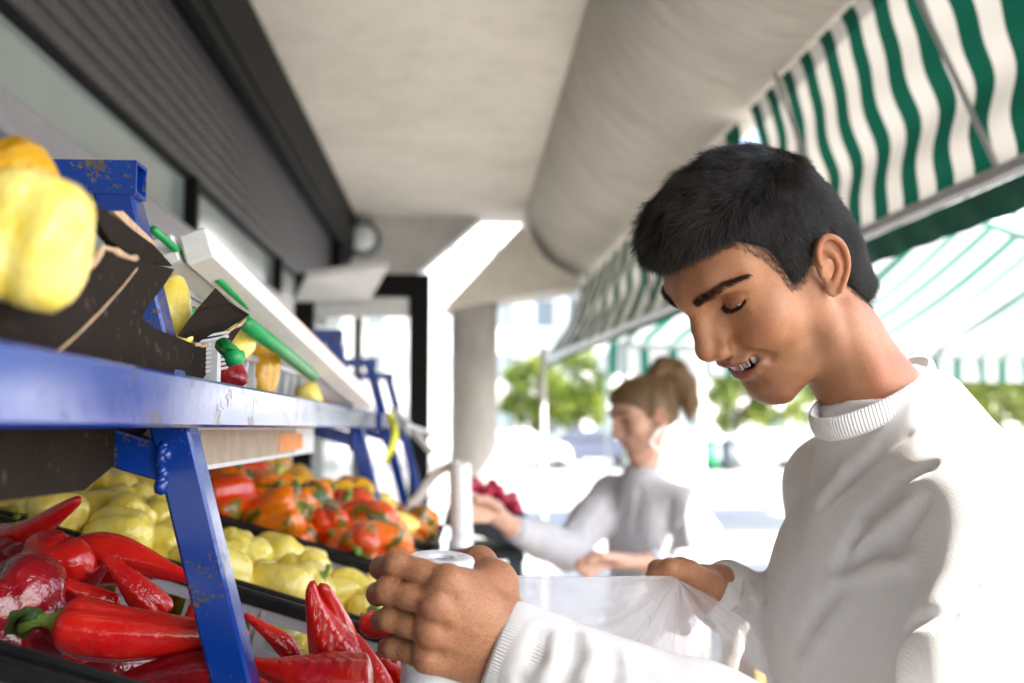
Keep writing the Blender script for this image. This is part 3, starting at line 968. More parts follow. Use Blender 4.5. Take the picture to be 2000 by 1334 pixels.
def tree(label, px, d, h, cr, seed, name='plane_tree'):
    rng = np.random.default_rng(seed); x, y, _ = gp(px, d)
    e = empty(name, (x, y, 0), label=label, cat='tree', group='trees across the plaza')
    mb = MB(); th = h * .42
    mb.tube([(0, 0, 0), (.03, .02, th * .5), (.0, .05, th), (.05, .0, h * .75)], [.16, .13, .10, .03], 9)
    ends = []
    for k in range(9):
        a = rng.uniform(0, 6.28); z0 = rng.uniform(.8, 1.5) * th; L = cr * rng.uniform(.6, .95); up_ = rng.uniform(.3, 1.0)
        p = np.array([0, 0, z0]); q = p + np.array([math.cos(a), math.sin(a), up_]) * L; mb.tube([p, (p + q) / 2 + rng.normal(size=3) * .1, q], [.06, .04, .012], 6); ends.append(q)
    link('trunk', mb.me('trunk', True), BARK, e)
    cl = []
    for k in range(26):
        v = rng.normal(size=3); v /= np.linalg.norm(v); rr = rng.uniform(.45, 1.15) ** .5
        cl.append(np.array([0, 0, h * .68]) + v * rr * np.array([cr, cr, h * .34]))
    cl = np.array(cl + [e_ for e_ in ends]); N = 6500
    ci = rng.integers(0, len(cl), N); P = cl[ci] + rng.normal(size=(N, 3)) * cr * .13
    D = rng.normal(size=(N, 3)); D /= np.linalg.norm(D, axis=1, keepdims=True); E_ = np.cross(D, rng.normal(size=(N, 3))); E_ /= np.linalg.norm(E_, axis=1, keepdims=True)
    s_ = rng.uniform(.08, .17, N)[:, None] * (h / 5.5)
    Vv = np.stack([P - D * s_, P + E_ * s_ * .45, P + D * s_, P - E_ * s_ * .45], 1).reshape(-1, 3); Fq = np.arange(4 * N).reshape(N, 4)
    me = mesh_np('crown', Vv, Fq, False)
    for m_ in LEAF: me.materials.append(m_)
    me.polygons.foreach_set('material_index', (ci % 3).astype(np.int32)); link('crown', me, None, e)
    return e


tree('leafy green tree just right of the round column', 1046, 46, 4.6, 1.5, 1)
tree('leafy green tree directly left of the face of the woman', 1130, 44, 5.0, 1.7, 2)
tree('leafy green tree between the post and the chin of the man', 1440, 42, 4.8, 1.5, 3)
tree('pale green tree seen under the chin of the man', 1535, 46, 4.6, 2.0, 4)
tree('leafy green tree behind the shoulder of the man', 1900, 34, 4.4, 2.0, 5)
tree('broad green tree at the right edge of the picture', 2015, 28, 4.3, 2.1, 6)
# ------------------------------------------------------------------ pale buildings closing the plaza
def block(label, x0, x1, y, h, floors, bays, col, nm):
    e = empty('town_building', ((x0 + x1) / 2, y, 0), label=label, cat='building', group='pale buildings across the plaza')
    w = x1 - x0; wm = mat(nm, col, .85, .08, .6)
    link('wall', MB().box((-w / 2, 0, 0), (w / 2, 8, h)).me('wall'), wm, e)
    link('roof', MB().box((-w / 2 - .3, -.3, h + .002), (w / 2 + .3, 8.3, h + .35)).me('roof'), mat('roof_edge', (.40, .36, .33), .8), e)
    gm_ = mat('far_glass', (.16, .20, .22), .15, .2, 1); fm = mat('far_frame', (.70, .69, .66), .6)
    bw = w / bays; wme = MB().box((-bw * .22, -.075, 0), (bw * .22, -.061, h / floors * .5)).me('pane'); wme.materials.append(gm_)
    fme = MB().box((-bw * .26, -.06, -.12), (bw * .26, -.001, h / floors * .5 + .12)).me('frame'); fme.materials.append(fm)
    for f in range(floors):
        for b2 in range(bays):
            wn = bpy.data.objects.new('window', fme); COL.objects.link(wn); wn.parent = e; wn.location = (-w / 2 + bw * (b2 + .5), 0, h / floors * (f + .3))
            pn = bpy.data.objects.new('pane', wme); COL.objects.link(pn); pn.parent = wn
    return e


block('pale cream building far behind the column and the left-hand trees', -16, 7.2, 68, 22, 6, 8, (.80, .77, .72), 'cream_render')
block('white building far behind the woman and the chin of the man', 7.8, 30, 64, 17, 5, 8, (.82, .81, .79), 'white_render')
block('pale pink building far off at the right behind the tents', 31, 66, 70, 13, 4, 12, (.80, .74, .70), 'pink_render')
# ------------------------------------------------------------------ small plaza furniture
def bin_(label, px, d, col, nm):
    x, y, _ = gp(px, d); e = empty('litter_bin', (x, y, 0), label=label, cat='bin')
    link('body', MB().lathe([(.0, .02), (.24, .02), (.29, .10), (.31, .92), (.0, .92)], 20).me('body', True), mat(nm, col, .5), e)
    link('lid', MB().lathe([(.33, .922), (.34, .98), (.24, 1.08), (.0, 1.12)], 20).me('lid', True), mat(nm + '_lid', tuple(c * .6 for c in col), .5), e)
bin_('green litter bin far across the plaza just right of the pale post', 1386, 36, (.02, .22, .09), 'bin_green')
bin_('dark litter bin far across the plaza, right of the green one', 1424, 35, (.05, .06, .07), 'bin_dark')


def car(label, px, d, col, nm):
    x, y, _ = gp(px, d); e = empty('parked_car', (x, y, 0.012), label=label, cat='car', group='cars parked across the plaza')
    side = [(-2.1, .35), (-2.12, .62), (-1.95, .82), (-1.35, .92), (-.75, 1.38), (.55, 1.42), (1.15, 1.00), (1.9, .86), (2.1, .62), (2.08, .35)]
    G = np.zeros((len(side), 6, 3)); yw = [-.82, -.80, -.70, .70, .80, .82]
    for i, (a_, z) in enumerate(side):
        tp = 1 - .16 * max(0, (z - .9)) / .5
        for j, w_ in enumerate(yw): G[i, j] = (a_, w_ * tp, z - (.04 if j in (0, 5) else .0 if j in (2, 3) else .015))
    mb = MB().grid(G); mb.add([(a_, -.82, z - .04) for a_, z in side], [tuple(range(len(side)))]); mb.add([(a_, .82, z - .04) for a_, z in side], [tuple(reversed(range(len(side))))])
    mb.add([(-2.08, -.8, .34), (2.08, -.8, .34), (2.08, .8, .34), (-2.08, .8, .34)], [(3, 2, 1, 0)])
    link('body', mb.me('body', True), mat(nm, col, .25, .05, 2, coat=.6), e)
    gl_ = mat('car_glass', (.02, .025, .03), .08)
    link('side_window', MB().add([(-1.15, -.83, .96), (-.68, -.80, 1.32), (.50, -.80, 1.34), (.98, -.83, 1.0)], [(0, 3, 2, 1)]).me('side_window'), gl_, e)
    for wx in (-1.3, 1.3):
        for wy in (-.74, .74):
            w = link('wheel', MB().lathe([(.0, -.1), (.30, -.1), (.33, -.07), (.33, .07), (.30, .1), (.0, .1)], 20, mat4(rot_axis((1, 0, 0), 90), (wx, wy, .33))).me('wheel', True), mat('tyre', (.02, .02, .02), .8), e)
            link('rim', MB().lathe([(.0, -.108), (.19, -.108), (.20, -.09)], 14, mat4(rot_axis((1, 0, 0), 90 if wy > 0 else -90), (wx, wy, .33))).me('rim', True), mat('rim_metal', (.5, .5, .5), .3, metal=.7), w)
    for wy in (-.55, .55): link('headlight', MB().box((-2.14, wy - .15, .60), (-2.06, wy + .15, .72), bev=.02).me('headlight'), mat('lamp_clear', (.7, .7, .7), .1), e)
    return e


car('white car parked below the trees right of the column', 1005, 38, (.75, .75, .76), 'white_car_paint')
car('dark blue-grey car parked below the tree left of the woman', 1150, 39, (.06, .07, .11), 'dark_car_paint')
car('silver car parked on the road far right of the post', 1480, 38, (.55, .56, .58), 'silver_car_paint')

# ------------------------------------------------------------------ blue steel display racks
bp = NT('blue_paint')
_n = bp.noise(22, 6, .65); _n2 = bp.noise(150, 4, .7)
_chip = bp.ramp(bp.math('MULTIPLY', _n, bp.math('ADD', bp.noise(260, 4, .7), .35)), [(.528, 0.0), (.556, 1.0)])
_c = bp.mix(bp.noise(6, 4), (.002, .022, .170), (.003, .042, .275))
_c = bp.mix(_chip, _c, bp.mix(bp.noise(300, 3), (.035, .030, .022), (.16, .12, .05)))
bp.set(col=_c, rough=bp.math('MULTIPLY_ADD', _n2, .14, .07), spec=.55)
bp.bump(bp.math('MULTIPLY', _chip, -1.0), .6, .0015, bp.bump(bp.noise(25, 3), .05, .003))
BLUE = bp.m
PD = .862                                  # depth of the near frame
SLOPE = .302; SA = math.atan(SLOPE)


def hollow_bar(mb, a, b, w, t=.003):
    """Square tube with an open end at b."""
    a = np.asarray(a, float); b = np.asarray(b, float); M = frame(a, b - a, (0, 0, 1)); L = np.linalg.norm(b - a); h = w / 2; i = h - t
    V = [(0, y, z) for y, z in ((-h, -h), (h, -h), (h, h), (-h, h))] + [(L, y, z) for y, z in ((-h, -h), (h, -h), (h, h), (-h, h))] + [(L, y, z) for y, z in ((-i, -i), (i, -i), (i, i), (-i, i))] + [(.02, y, z) for y, z in ((-i, -i), (i, -i), (i, i), (-i, i))]
    F = [(0, 3, 2, 1), (12, 13, 14, 15)]
    for k in range(4):
        n = (k + 1) % 4; F += [(k, n, 4 + n, 4 + k), (4 + k, 4 + n, 8 + n, 8 + k), (8 + k, 8 + n, 12 + n, 12 + k)]
    return mb.add(xform(np.array(V, float), M), F)


def rack(label, y0, y1, frames, top):
    pa = at(238, 395, PD); pb = at(487, 1345, PD)              # the leaning post, in the plane of its frame
    pa = np.array([pa[0], 0, pa[2]]); pb = np.array([pb[0], 0, pb[2]]); dz = nrm(pb - pa)
    pt = pa - dz * .02; foot = pb + dz * .10
    e = empty('display_rack', (-.3, y0, 0), label=label, cat='rack', group='blue steel racks of the stall')
    O = np.array([.3, -y0, 0])
    def part(mb, name, parent=None, smooth=False):
        me = mb.me(name, smooth); me.transform(Matrix.Translation(O)); return link(name, me, BLUE, parent or e)
    part(MB().box((-.2365, y0, 1.5005), (-.2125, y1, 1.5410), bev=.0025), 'front_beam')
    for k, y in enumerate(frames):
        Y = np.array([0, y, 0])
        p = part(MB().bar(pt + Y, foot + Y, .032, .032, up=(0, 1, 0), bev=.0025), 'post')
        wd = MB()                                             # weld bead where the shelf tube meets the post
        r = np.random.default_rng(k)
        j = at(338, 905, PD); j[1] = y - .002
        for q in range(14):
            c = np.array([j[0] + .003 + r.normal() * .0018, y - .0150, j[2] + .016 - q * .0026]); k_ = r.uniform(.8, 1.7); S_ = MB().lathe([(0, -.0042 * k_), (.0030 * k_, -.003 * k_), (.0036 * k_, 0), (.0030 * k_, .003 * k_), (0, .0042 * k_)], 8, mat4(np.eye(3), c)); wd.add(np.concatenate(S_.V), S_.F)
        part(wd, 'weld', p, True)
        jx = j[0] + .006; jz = j[2]
        part(MB().bar((jx, y, jz), (jx - .55, y, jz + .55 * SLOPE), .028, .030, up=(0, 0, 1), bev=.002), 'shelf_tube')
        lz = 1.272 - SLOPE * (-.40 + .098) - .165
        part(MB().bar((foot[0] + .02, y, lz - SLOPE * (foot[0] + .42)), (-.85, y, lz + SLOPE * .45), .028, .030, bev=.002), 'tray_tube')
        part(MB().bar((foot[0], y, foot[2] + .01), (foot[0], y, 0), .032, .032, up=(0, 1, 0), bev=.002), 'leg')
        part(MB().bar((-.86, y, 1.73), (-.86, y, 0), .032, .032, up=(0, 1, 0), bev=.002), 'rear_leg')
        tz = at(200, 358, PD)[2]; xe = at(268, 358, PD)[0]
        part(hollow_bar(MB(), (-.90, y - .003, tz), (xe + .006, y - .003, tz), .0290), 'top_tube', p)
    part(MB().box((-.83, y0, 1.68), (-.80, y1, 1.71), bev=.002), 'rear_beam')
    part(MB().bar((.02, y0, .985), (.02, y1, .985), .03, bev=.002), 'lower_beam')
    return e


rack('long blue steel rack of the stall, nearest the camera, with chipped paint', .05, 2.50, (PD - .004, 2.32), True)
rack('blue steel rack further down the stall, beyond the white roll', 2.72, 4.20, (3.25, 4.1), False)

# ------------------------------------------------------------------ plastic crates on the sloping tray
GREY = mat('grey_crate_plastic', (.40, .42, .44), .45, .12, 14, .1, 200)
BLACKP = mat('black_crate_plastic', (.010, .0105, .0115), .42, .3, 30, .1, 300, spec=.25)


def crate_frame(y):
    M = np.eye(4); c, s_ = math.cos(SA), math.sin(SA)
    M[:3, :3] = np.array([[c, 0, s_], [0, 1, 0], [-s_, 0, c]]); M[:3, 3] = (-.045, y, 1.272 - SLOPE * (-.045 + .098))
    return M


def crate(label, y, b, group='grey plastic crates on the sloping tray', a=.60, c=.115, rim=BLACKP):
    """Origin at the aisle end of the near rim; x runs down the slope (so the crate reaches to -a), z is normal to the tray."""
    M = crate_frame(y); e = empty('plastic_crate', M[:3, 3], label=label, cat='crate', group=group)
    e.matrix_world = Matrix(M.tolist()); t = .004
    rm = MB()
    for y_ in (0, b - .012): rm.box((-a, y_, -.016), (0, y_ + .012, 0), bev=.003)
    for x_ in (-a, -.012): rm.box((x_, .0122, -.015), (x_ + .012, b - .0122, -.0005), bev=.003)
    link('rim', rm.me('rim'), rim, e)
    for x_ in (-a + .008, -.008):
        for y_ in (.008, b - .008):
            link('corner', MB().box((x_ - .014, y_ - .014, -c), (x_ + .014, y_ + .014, .006), bev=.004).me('corner'), rim, e)
    link('floor', MB().box((-a, .0, -c), (0, b, -c + t)).me('floor'), GREY, e)
    for y_ in (.003, b - .007):
        w = MB().box((-a + .024, y_, -.030), (-.024, y_ + t, -.017)).box((-a + .024, y_, -c + .005), (-.024, y_ + t, -.062))
        n = 7
        for k in range(n + 1):
            x_ = -a + .024 + (a - .048) * k / n; w.box((x_ - .010, y_ + .0005, -.0615), (x_ + .010, y_ + t - .0005, -.0305)); w.box((x_ - .0025, y_ - .003, -c + .006), (x_ + .0025, y_ + t + .003, -.018))
        link('wall', w.me('wall'), GREY, e)
    for x_ in (-a + .003, -.007):
        w = MB().box((x_, .024, -.032), (x_ + t, b - .024, -.0165)).box((x_, .024, -c + .005), (x_ + t, b - .024, -.060)).box((x_ + .0005, .024, -.0595), (x_ + t - .0005, b / 2 - .05, -.0325)).box((x_ + .0005, b / 2 + .05, -.0595), (x_ + t - .0005, b - .024, -.0325))
        link('wall', w.me('wall'), GREY, e)
    return e


CR = {}
CR[0] = crate('black-rimmed crate at the bottom left corner, in front of the red pepper crate', .345, .395)
CR[1] = crate('black-rimmed grey crate filled with long red peppers', .760, .425)
CR[2] = crate('black-rimmed grey crate filled with pale yellow peppers', 1.205, .425)
CR[3] = crate('black-rimmed grey crate filled with orange and green peppers', 1.655, .425)
CR[4] = crate('crate of amber yellow peppers at the far end of the tray', 2.10, .40)
# ------------------------------------------------------------------ upper shelf: black cardboard tray, folding crate, polystyrene box
CARD = NT('black_cardboard'); _n = CARD.noise(14, 5); _s = CARD.noise(90, 4, .7)
CARD.set(col=CARD.mix(CARD.ramp(_s, [(.62, 0.0), (.72, 1.0)]), CARD.mix(_n, (.016, .012, .0098), (.028, .021, .017)), (.10, .075, .055)), rough=.9, spec=.04); CARD.bump(CARD.noise(120, 3), .2, .001); CARD = CARD.m
KRAFT = mat('torn_kraft', (.50, .34, .20), .9, .3, 60, .5, 300)


def ray_x(px, py, x):
    a = at(px, py, 1.0) - CAM; return CAM + a * (x / a[0])


def plate(pts, th, edge=None):
    """Flat outline given a real thickness along x (or any vector)."""
    n = len(pts); V = np.array(list(pts) + [p + th for p in pts]); mb = MB()
    F = [tuple(range(n)), tuple(range(2 * n - 1, n - 1, -1))]
    mb.add(V, F + [(i, i + n, (i + 1) % n + n, (i + 1) % n) for i in range(n)])
    return mb


tray = empty('cardboard_tray', (-.30, .55, 1.457), label='torn black cardboard tray on the upper shelf holding yellow peppers', cat='cardboard tray')
TO = (.30, -.55, -1.457)
def tpart(mb, name, m, smooth=False):
    me = mb.me(name, smooth); me.transform(Matrix.Translation(TO)); return link(name, me, m, tray)
XT = -.2385; XB = -.286
front = [(-560, 520), (-300, 560), (-80, 590), (0, 588), (60, 598), (95, 602), (120, 590), (140, 570), (165, 535), (188, 500), (206, 484), (240, 498), (276, 508), (341, 526), (318, 562), (290, 596), (278, 622), (300, 640), (343, 657), (383, 674), (400, 676), (440, 652), (470, 634), (489, 616), (450, 672), (420, 706), (388, 746), (0, 690), (-560, 600)]
fp = [ray_x(x, y, XT) for x, y in front]
for i_ in (-3, -2, -1): fp[i_][2] = 1.5385
lowp = [ray_x(x, y, XB) for x, y in ((-560, 640), (372, 760), (330, 795), (282, 846), (232, 902), (165, 958), (90, 968), (0, 978), (-560, 1060))]
tpart(plate(lowp, np.array([-.004, 0, 0])), 'lower_panel', CARD)
tpart(plate(fp, np.array([-.004, 0, 0])), 'front_panel', CARD)
# torn kraft liner along the ripped edges
for seg, w in (([(95, 602), (120, 590), (140, 570), (165, 535), (188, 500), (206, 484), (240, 498), (276, 508)], .0040), ([(383, 674), (400, 676), (440, 652), (470, 634), (489, 616)], .0026)):
    P = np.array([ray_x(x, y, XT + .0005) for x, y in seg]); P = np.concatenate([P[:-1] * (1 - t_) + P[1:] * t_ for t_ in (0, .33, .66)]).reshape(3, -1, 3).transpose(1, 0, 2).reshape(-1, 3)
    P += NR.normal(size=P.shape) * np.array([.0006, .0012, .0012]); tpart(MB().tube(P, NR.uniform(.5, 1.1, len(P)) * w * .75, 6), 'torn_edge', KRAFT, True)
Pz = [ray_x(x, y, XT + .0006) for x, y in ((268, 524), (240, 560), (195, 610), (150, 655), (112, 688))]
tpart(MB().tube(np.array(Pz), .0009, 5), 'fold_line', KRAFT, True)
f2 = [ray_x(x, y, -.245) for x, y in ((176, 402), (206, 410), (300, 478), (338, 520), (276, 510), (215, 470), (190, 430))]
tpart(plate(f2, np.array([-.006, 0, 0])), 'inner_flap', CARD)
f3 = [ray_x(x, y, -.252) for x, y in ((222, 414), (240, 412), (306, 476), (300, 486))]
tpart(plate(f3, np.array([-.006, 0, 0])), 'torn_edge', KRAFT)
a_, b_, c_, d_ = ray_x(347, 655, XT - .005), at(421, 562, .880), at(487, 614, .960), ray_x(400, 672, XT - .006)
tpart(plate([a_, a_ * .5 + b_ * .5 + (0, 0, .002), b_, b_ * .6 + c_ * .4 + (0, 0, -.003), c_, d_], np.array([-.001, .004, 0])), 'end_flap', CARD)
q0 = ray_x(-560, 1058, XB - .005); q1 = ray_x(165, 956, XB - .005)
tpart(MB().add([q0, q1, q1 + (-.30, 0, .30 * SLOPE), q0 + (-.30, 0, .30 * SLOPE)], [(0, 1, 2, 3)]), 'floor', CARD)
tpart(plate([q0 + (-.30, 0, .30 * SLOPE), q1 + (-.30, 0, .30 * SLOPE), q1 + (-.30, 0, .30 * SLOPE + .10), q0 + (-.30, 0, .30 * SLOPE + .10)], np.array([-.004, 0, 0])), 'rear_panel', CARD)

# grey folding crate with green handle rods
GREENP = mat('green_plastic', (.012, .300, .075), .35, .12, 18)
fc = empty('folding_crate', (-.30, .90, 1.457), label='grey folding crate with green plastic rods on the upper shelf', cat='crate')
def fpart(mb, name, m, smooth=False, parent=None):
    me = mb.me(name, smooth); me.transform(Matrix.Translation((.30, -.90, -1.457))); return link(name, me, m, parent or fc)
LG = mat('light_grey_plastic', (.50, .51, .52), .4, .1, 30)
w = MB(); XW = -.262
w.box((XW - .006, .905, 1.457), (XW, 1.80, 1.545)); w.box((XW - .012, .905, 1.583), (XW + .002, 1.80, 1.592), bev=.002)
for k in range(13):
    y = .915 + k * .073; w.bar((XW - .005, y, 1.5455), (XW - .005, y + .035, 1.5825), .008, .010, up=(1, 0, 0)); w.box((XW - .010, y - .003, 1.5456), (XW, y + .003, 1.5826))
fpart(w, 'lattice_wall', LG)
cr_ = MB()
c0 = at(452, 712, .930) + np.array([-.022, 0, .004])
for k in range(9): cr_.bar(c0 + np.array([-.018, 0, -.014 + k * .0042]), c0 + np.array([.016, .012, -.006 + k * .0042]), .006, .0026, bev=.0006)
cr_.box(c0 + (-.030, .004, -.030), c0 + (.010, .012, .020), bev=.002); cr_.box(c0 + (-.044, -.008, -.034), c0 + (-.030, .010, .012), bev=.002)
for k in range(3): cr_.bar(c0 + np.array([-.046 + k * .012, -.012, -.030]), c0 + np.array([-.030 + k * .012, .0, .004]), .004, .010, bev=.001)
fpart(cr_, 'corner_block', LG)
fpart(MB().tube([at(300, 448, 1.00), at(470, 600, 1.30), at(694, 790, 1.95)], [.0042, .0044, .0048], 10), 'green_rod', GREENP, True)
fpart(MB().tube([at(426, 545, 1.12), at(560, 670, 1.45), at(688, 786, 1.90)], .0046, 10), 'green_rod', GREENP, True)
fpart(MB().tube([at(332, 585, .94), at(375, 622, .99), at(412, 655, 1.04)], .0085, 12), 'green_rod', GREENP, True)
fpart(MB().tube([at(478, 630, 1.10), at(545, 680, 1.25), at(612, 734, 1.46)], .0088, 12), 'green_rod', GREENP, True)
pg = fpart(MB().tube([at(433, 672, .90), at(452, 690, .89), at(459, 700, .885)], [.0070, .0078, .0080], 12).tube([at(447, 698, .882), at(474, 697, .880)], [.0085, .0060], 10), 'green_peg', GREENP, True)
fpart(MB().bar((XW - .22, .905, 1.457 + .06), (XW - .22, 1.80, 1.457 + .06), .006, .09), 'rear_wall', LG)
fpart(MB().add([(XW - .006, .905, 1.459), (XW - .006, 1.80, 1.459), (XW - .22, 1.80, 1.459 + .214 * SLOPE), (XW - .22, .905, 1.459 + .214 * SLOPE)], [(0, 3, 2, 1)]), 'floor', LG)
fpart(MB().box((XW - .001, 1.02, 1.462), (XW + .0012, 1.60, 1.498)), 'cardboard_label', mat('brown_card', (.36, .27, .20), .8, .2, 30))
fpart(MB().box((XW + .0014, 1.45, 1.466), (XW + .0024, 1.66, 1.492)), 'orange_sticker', mat('orange_print', (.62, .20, .03), .6, .2, 20))
# white polystyrene box leaning along the shelf
STY = mat('polystyrene', (.74, .73, .71), .7, .04, 40, .25, 420)
pn, pf = at(386, 478, 1.06), at(712, 782, 1.98)
sb = empty('polystyrene_box', pn, label='long white polystyrene box tilted on the upper shelf behind the green rods', cat='box')
Mx = frame(pn, pf - pn, (-.35, 0, 1.0)); L = np.linalg.norm(pf - pn)
def ypart(mb, name, m):
    V = xform(np.concatenate(mb.V), Mx) - pn; me = mesh_np(name, V, mb.F, False); return link(name, me, m, sb)
ypart(MB().box((0, -.014, -.018), (L, .018, .018), bev=.003), 'side_wall', STY)
ypart(MB().box((.0, .0225, -.010), (L, .12, .004), bev=.002), 'base', STY)
ypart(MB().box((L - .02, .0225, .0045), (L, .12, .023), bev=.003), 'end_wall', STY)
ypart(MB().box((.0, .0225, .0045), (.02, .12, .023), bev=.003), 'end_wall', STY)
ypart(MB().box((.28, -.012, .0185), (L - .02, .016, .0235), bev=.001), 'cardboard_strip', mat('kraft_board', (.52, .33, .17), .85, .15, 40))
gc = empty('grey_carton', (-.40, 1.22, 1.49), label='flat grey carton on the upper shelf propping up the near end of the white box', cat='carton')
GCM = mat('grey_board', (.30, .29, .28), .8, .2, 25)
for nm, lo, hi in (('wall', (.088, -.15, 0), (.092, .15, .155)), ('wall', (-.092, -.15, 0), (-.088, .15, .155)), ('wall', (-.0875, -.15, 0), (.0875, -.146, .155)), ('wall', (-.0875, .146, 0), (.0875, .15, .155)), ('floor', (-.0875, -.1455, 0), (.0875, .1455, .004)), ('lid', (-.094, -.152, .156), (.094, .152, .162))):
    link(nm, MB().box(lo, hi).me(nm), GCM, gc)
gc.rotation_euler = (0, 0, .05)
# bundle of stuff at the far end of the upper shelf
yb = empty('yellow_tag', at(762, 850, 2.45), label='yellow plastic tag hanging at the far end of the front beam', cat='tag')
G = np.zeros((14, 4, 3)); tt = np.linspace(0, 1, 14)
for j in range(4): G[:, j] = np.stack([.012 * np.sin(tt * 4) + (j - 1.5) * .0075 * (1 - .5 * tt), .008 * np.cos(tt * 5 + j), .045 - tt * .115], 1)
g2 = MB().grid(G); g2.grid(G[:, ::-1] + np.array([0, .0008, 0])); link('strip', g2.me('strip', True), mat('yellow_tape', (.75, .78, .04), .4), yb)
link('knot', MB().lathe([(0, -.008), (.008, -.005), (.010, 0), (.008, .005), (0, .008)], 10, mat4(np.eye(3), (0, .0, .048))).me('knot', True), MATS['yellow_tape'], yb)
for k, (pa, pb2, da, db, lab) in enumerate((((770, 800), (840, 880), 2.5, 2.9, 'upper pale metal strut sticking out past the end of the rack'), ((790, 830), (850, 850), 2.55, 2.9, 'lower pale metal strut sticking out past the end of the rack'))):
    A_, B_ = at(*pa, da), at(*pb2, db); o = empty('metal_strut', A_, label=lab, cat='strut')
    link('bar', MB().bar((0, 0, 0), B_ - A_, .02, .012, bev=.002).me('bar'), ALU, o); link('end_cap', MB().bar((B_ - A_), (B_ - A_) * 1.02, .024, .016, bev=.003).me('end_cap'), DARK, o)

# ------------------------------------------------------------------ peppers
def veg_material(name, a, b, patch=None, rough=.20, patch_at=.55, seed=0.0):
    t = NT(name); oi = t.n('ObjectInfo'); mp = t.n('Mapping'); t.l(t.co(), mp.inputs['Vector'])
    cb = t.n('CombineXYZ'); t.l(t.math('MULTIPLY', oi.outputs['Random'], 7.0), cb.inputs[0]); t.l(oi.outputs['Random'], cb.inputs[1]); t.l(cb.outputs[0], mp.inputs['Location'])
    n = t.noise(4, 3, .5, mp.outputs[0]); c = t.mix(t.ramp(n, [(.3, 0.0), (.7, 1.0)]), a, b)
    c = t.mix(t.math('MULTIPLY', oi.outputs['Random'], .45), c, tuple(v * .72 for v in a))
    if patch:
        p = t.noise(3.2, 2, .4, mp.outputs[0], dist=.6); c = t.mix(t.ramp(p, [(patch_at, 0.0), (patch_at + .10, 1.0)]), c, patch)
    t.set(col=c, rough=t.math('MULTIPLY_ADD', t.noise(9, 3), .12, rough - .10), spec=.55, coat=.3, coatr=.06, sss=.02, ssss=.004)
    t.bump(t.noise(7, 3), .30, .010, t.bump(t.noise(45, 3), .06, .002))
    return t.m


RED = veg_material('red_pepper_skin', (.56, .007, .008), (.70, .020, .011))
DRED = veg_material('dark_red_pepper_skin', (.22, .005, .012), (.36, .009, .014))
YEL = veg_material('yellow_pepper_skin', (.84, .63, .06), (.90, .77, .24), rough=.24)
AMB = veg_material('amber_pepper_skin', (.68, .30, .006), (.76, .44, .012), rough=.26)
ORA = veg_material('orange_pepper_skin', (.80, .135, .004), (.84, .250, .006), (.060, .095, .006), .24, .50)
ORR = veg_material('orange_red_pepper_skin', (.70, .035, .004), (.78, .095, .005), (.16, .13, .008), .24, .54)
STEM = mat('pepper_stem', (.16, .26, .035), .5, .35, 60, .2, 200)
STEMD = mat('dark_pepper_stem', (.045, .10, .018), .55, .35, 60, .2, 200)
SCAR = mat('dried_skin', (.42, .20, .10), .6, .3, 40, .3, 120)


def pepper_mesh(name, prof, lobes, depth, bend, seed, nu=40, nv=34, wr=0.0, shoulder=.10):
    """Axis along +z from the stem end (z=0) to the tip (z=1); prof maps 0..1 to radius. Unit length 1, radius relative."""
    r = np.random.default_rng(seed); u = np.linspace(0, 2 * math.pi, nu, endpoint=False)[:, None]; s = np.linspace(0, 1, nv)[None]
    z = s ** .9; R = np.interp(z, [p[0] for p in prof], [p[1] for p in prof])
    k = np.ones(5) / 5; R = np.convolve(np.pad(R[0], 2, mode='edge'), k, 'valid')[None]; R = R * np.sqrt(np.clip(np.minimum(s / .05, (1 - s) / .03), 0, 1))
    ph = r.uniform(0, 6.28); lob = 1 - depth * (1 - np.abs(np.cos((u - ph) * lobes / 2))) ** 2 * np.clip(1.15 - z * .8, .2, 1)
    for q in range(3): lob = lob * (1 + .05 * np.sin(u * (q + 1) + r.uniform(0, 6.28)) * np.sin(z * r.uniform(3, 8) + r.uniform(0, 6)))
    if wr: lob = lob * (1 + wr * np.sin(z * 60 + 5 * np.sin(u * 3)) * np.clip(np.sin(u * 2 + ph), 0, 1))
    x = R * lob * np.cos(u); y = R * lob * np.sin(u); zz = z + shoulder * np.exp(-(s / .12) ** 2) * -1.0 * 0 + np.zeros_like(u)
    zz = zz - shoulder * (R * lob) * np.exp(-(z / .10) ** 2)
    b1, b2 = bend; x = x + b1 * z ** 2 + .25 * b2 * np.sin(z * 5); y = y + b2 * z ** 2
    P = np.stack([x, y, zz], -1); mb = MB().grid(P, True)
    mb.F.append(tuple(i * nv for i in reversed(range(nu)))); mb.F.append(tuple(i * nv + nv - 1 for i in range(nu)))
    return mb.me(name, True)


def stem_mesh(r0, L, seed, cal=.5):
    r = np.random.default_rng(seed); mb = MB(); n = 20
    G = np.zeros((n, 5, 3))
    for i in range(n):
        a = 2 * math.pi * i / n; k = 1 + .22 * math.cos(5 * a + seed)
        for j, (rr, z) in enumerate(((cal * k, .045), (cal * .75 * k, .005), (cal * .45, -.03), (r0 * 1.3, -.05), (r0, -.10))): G[i, j] = (rr * math.cos(a), rr * math.sin(a), z)
    mb.grid(G, True); b = r.uniform(-.12, .12, 2)
    mb.tube([(0, 0, -.05), (b[0] * .3, b[1] * .3, -.05 - L * .5), (b[0], b[1], -.05 - L)], [r0, r0 * .8, r0 * 1.05], 10)
    return mb.me('stem', True)


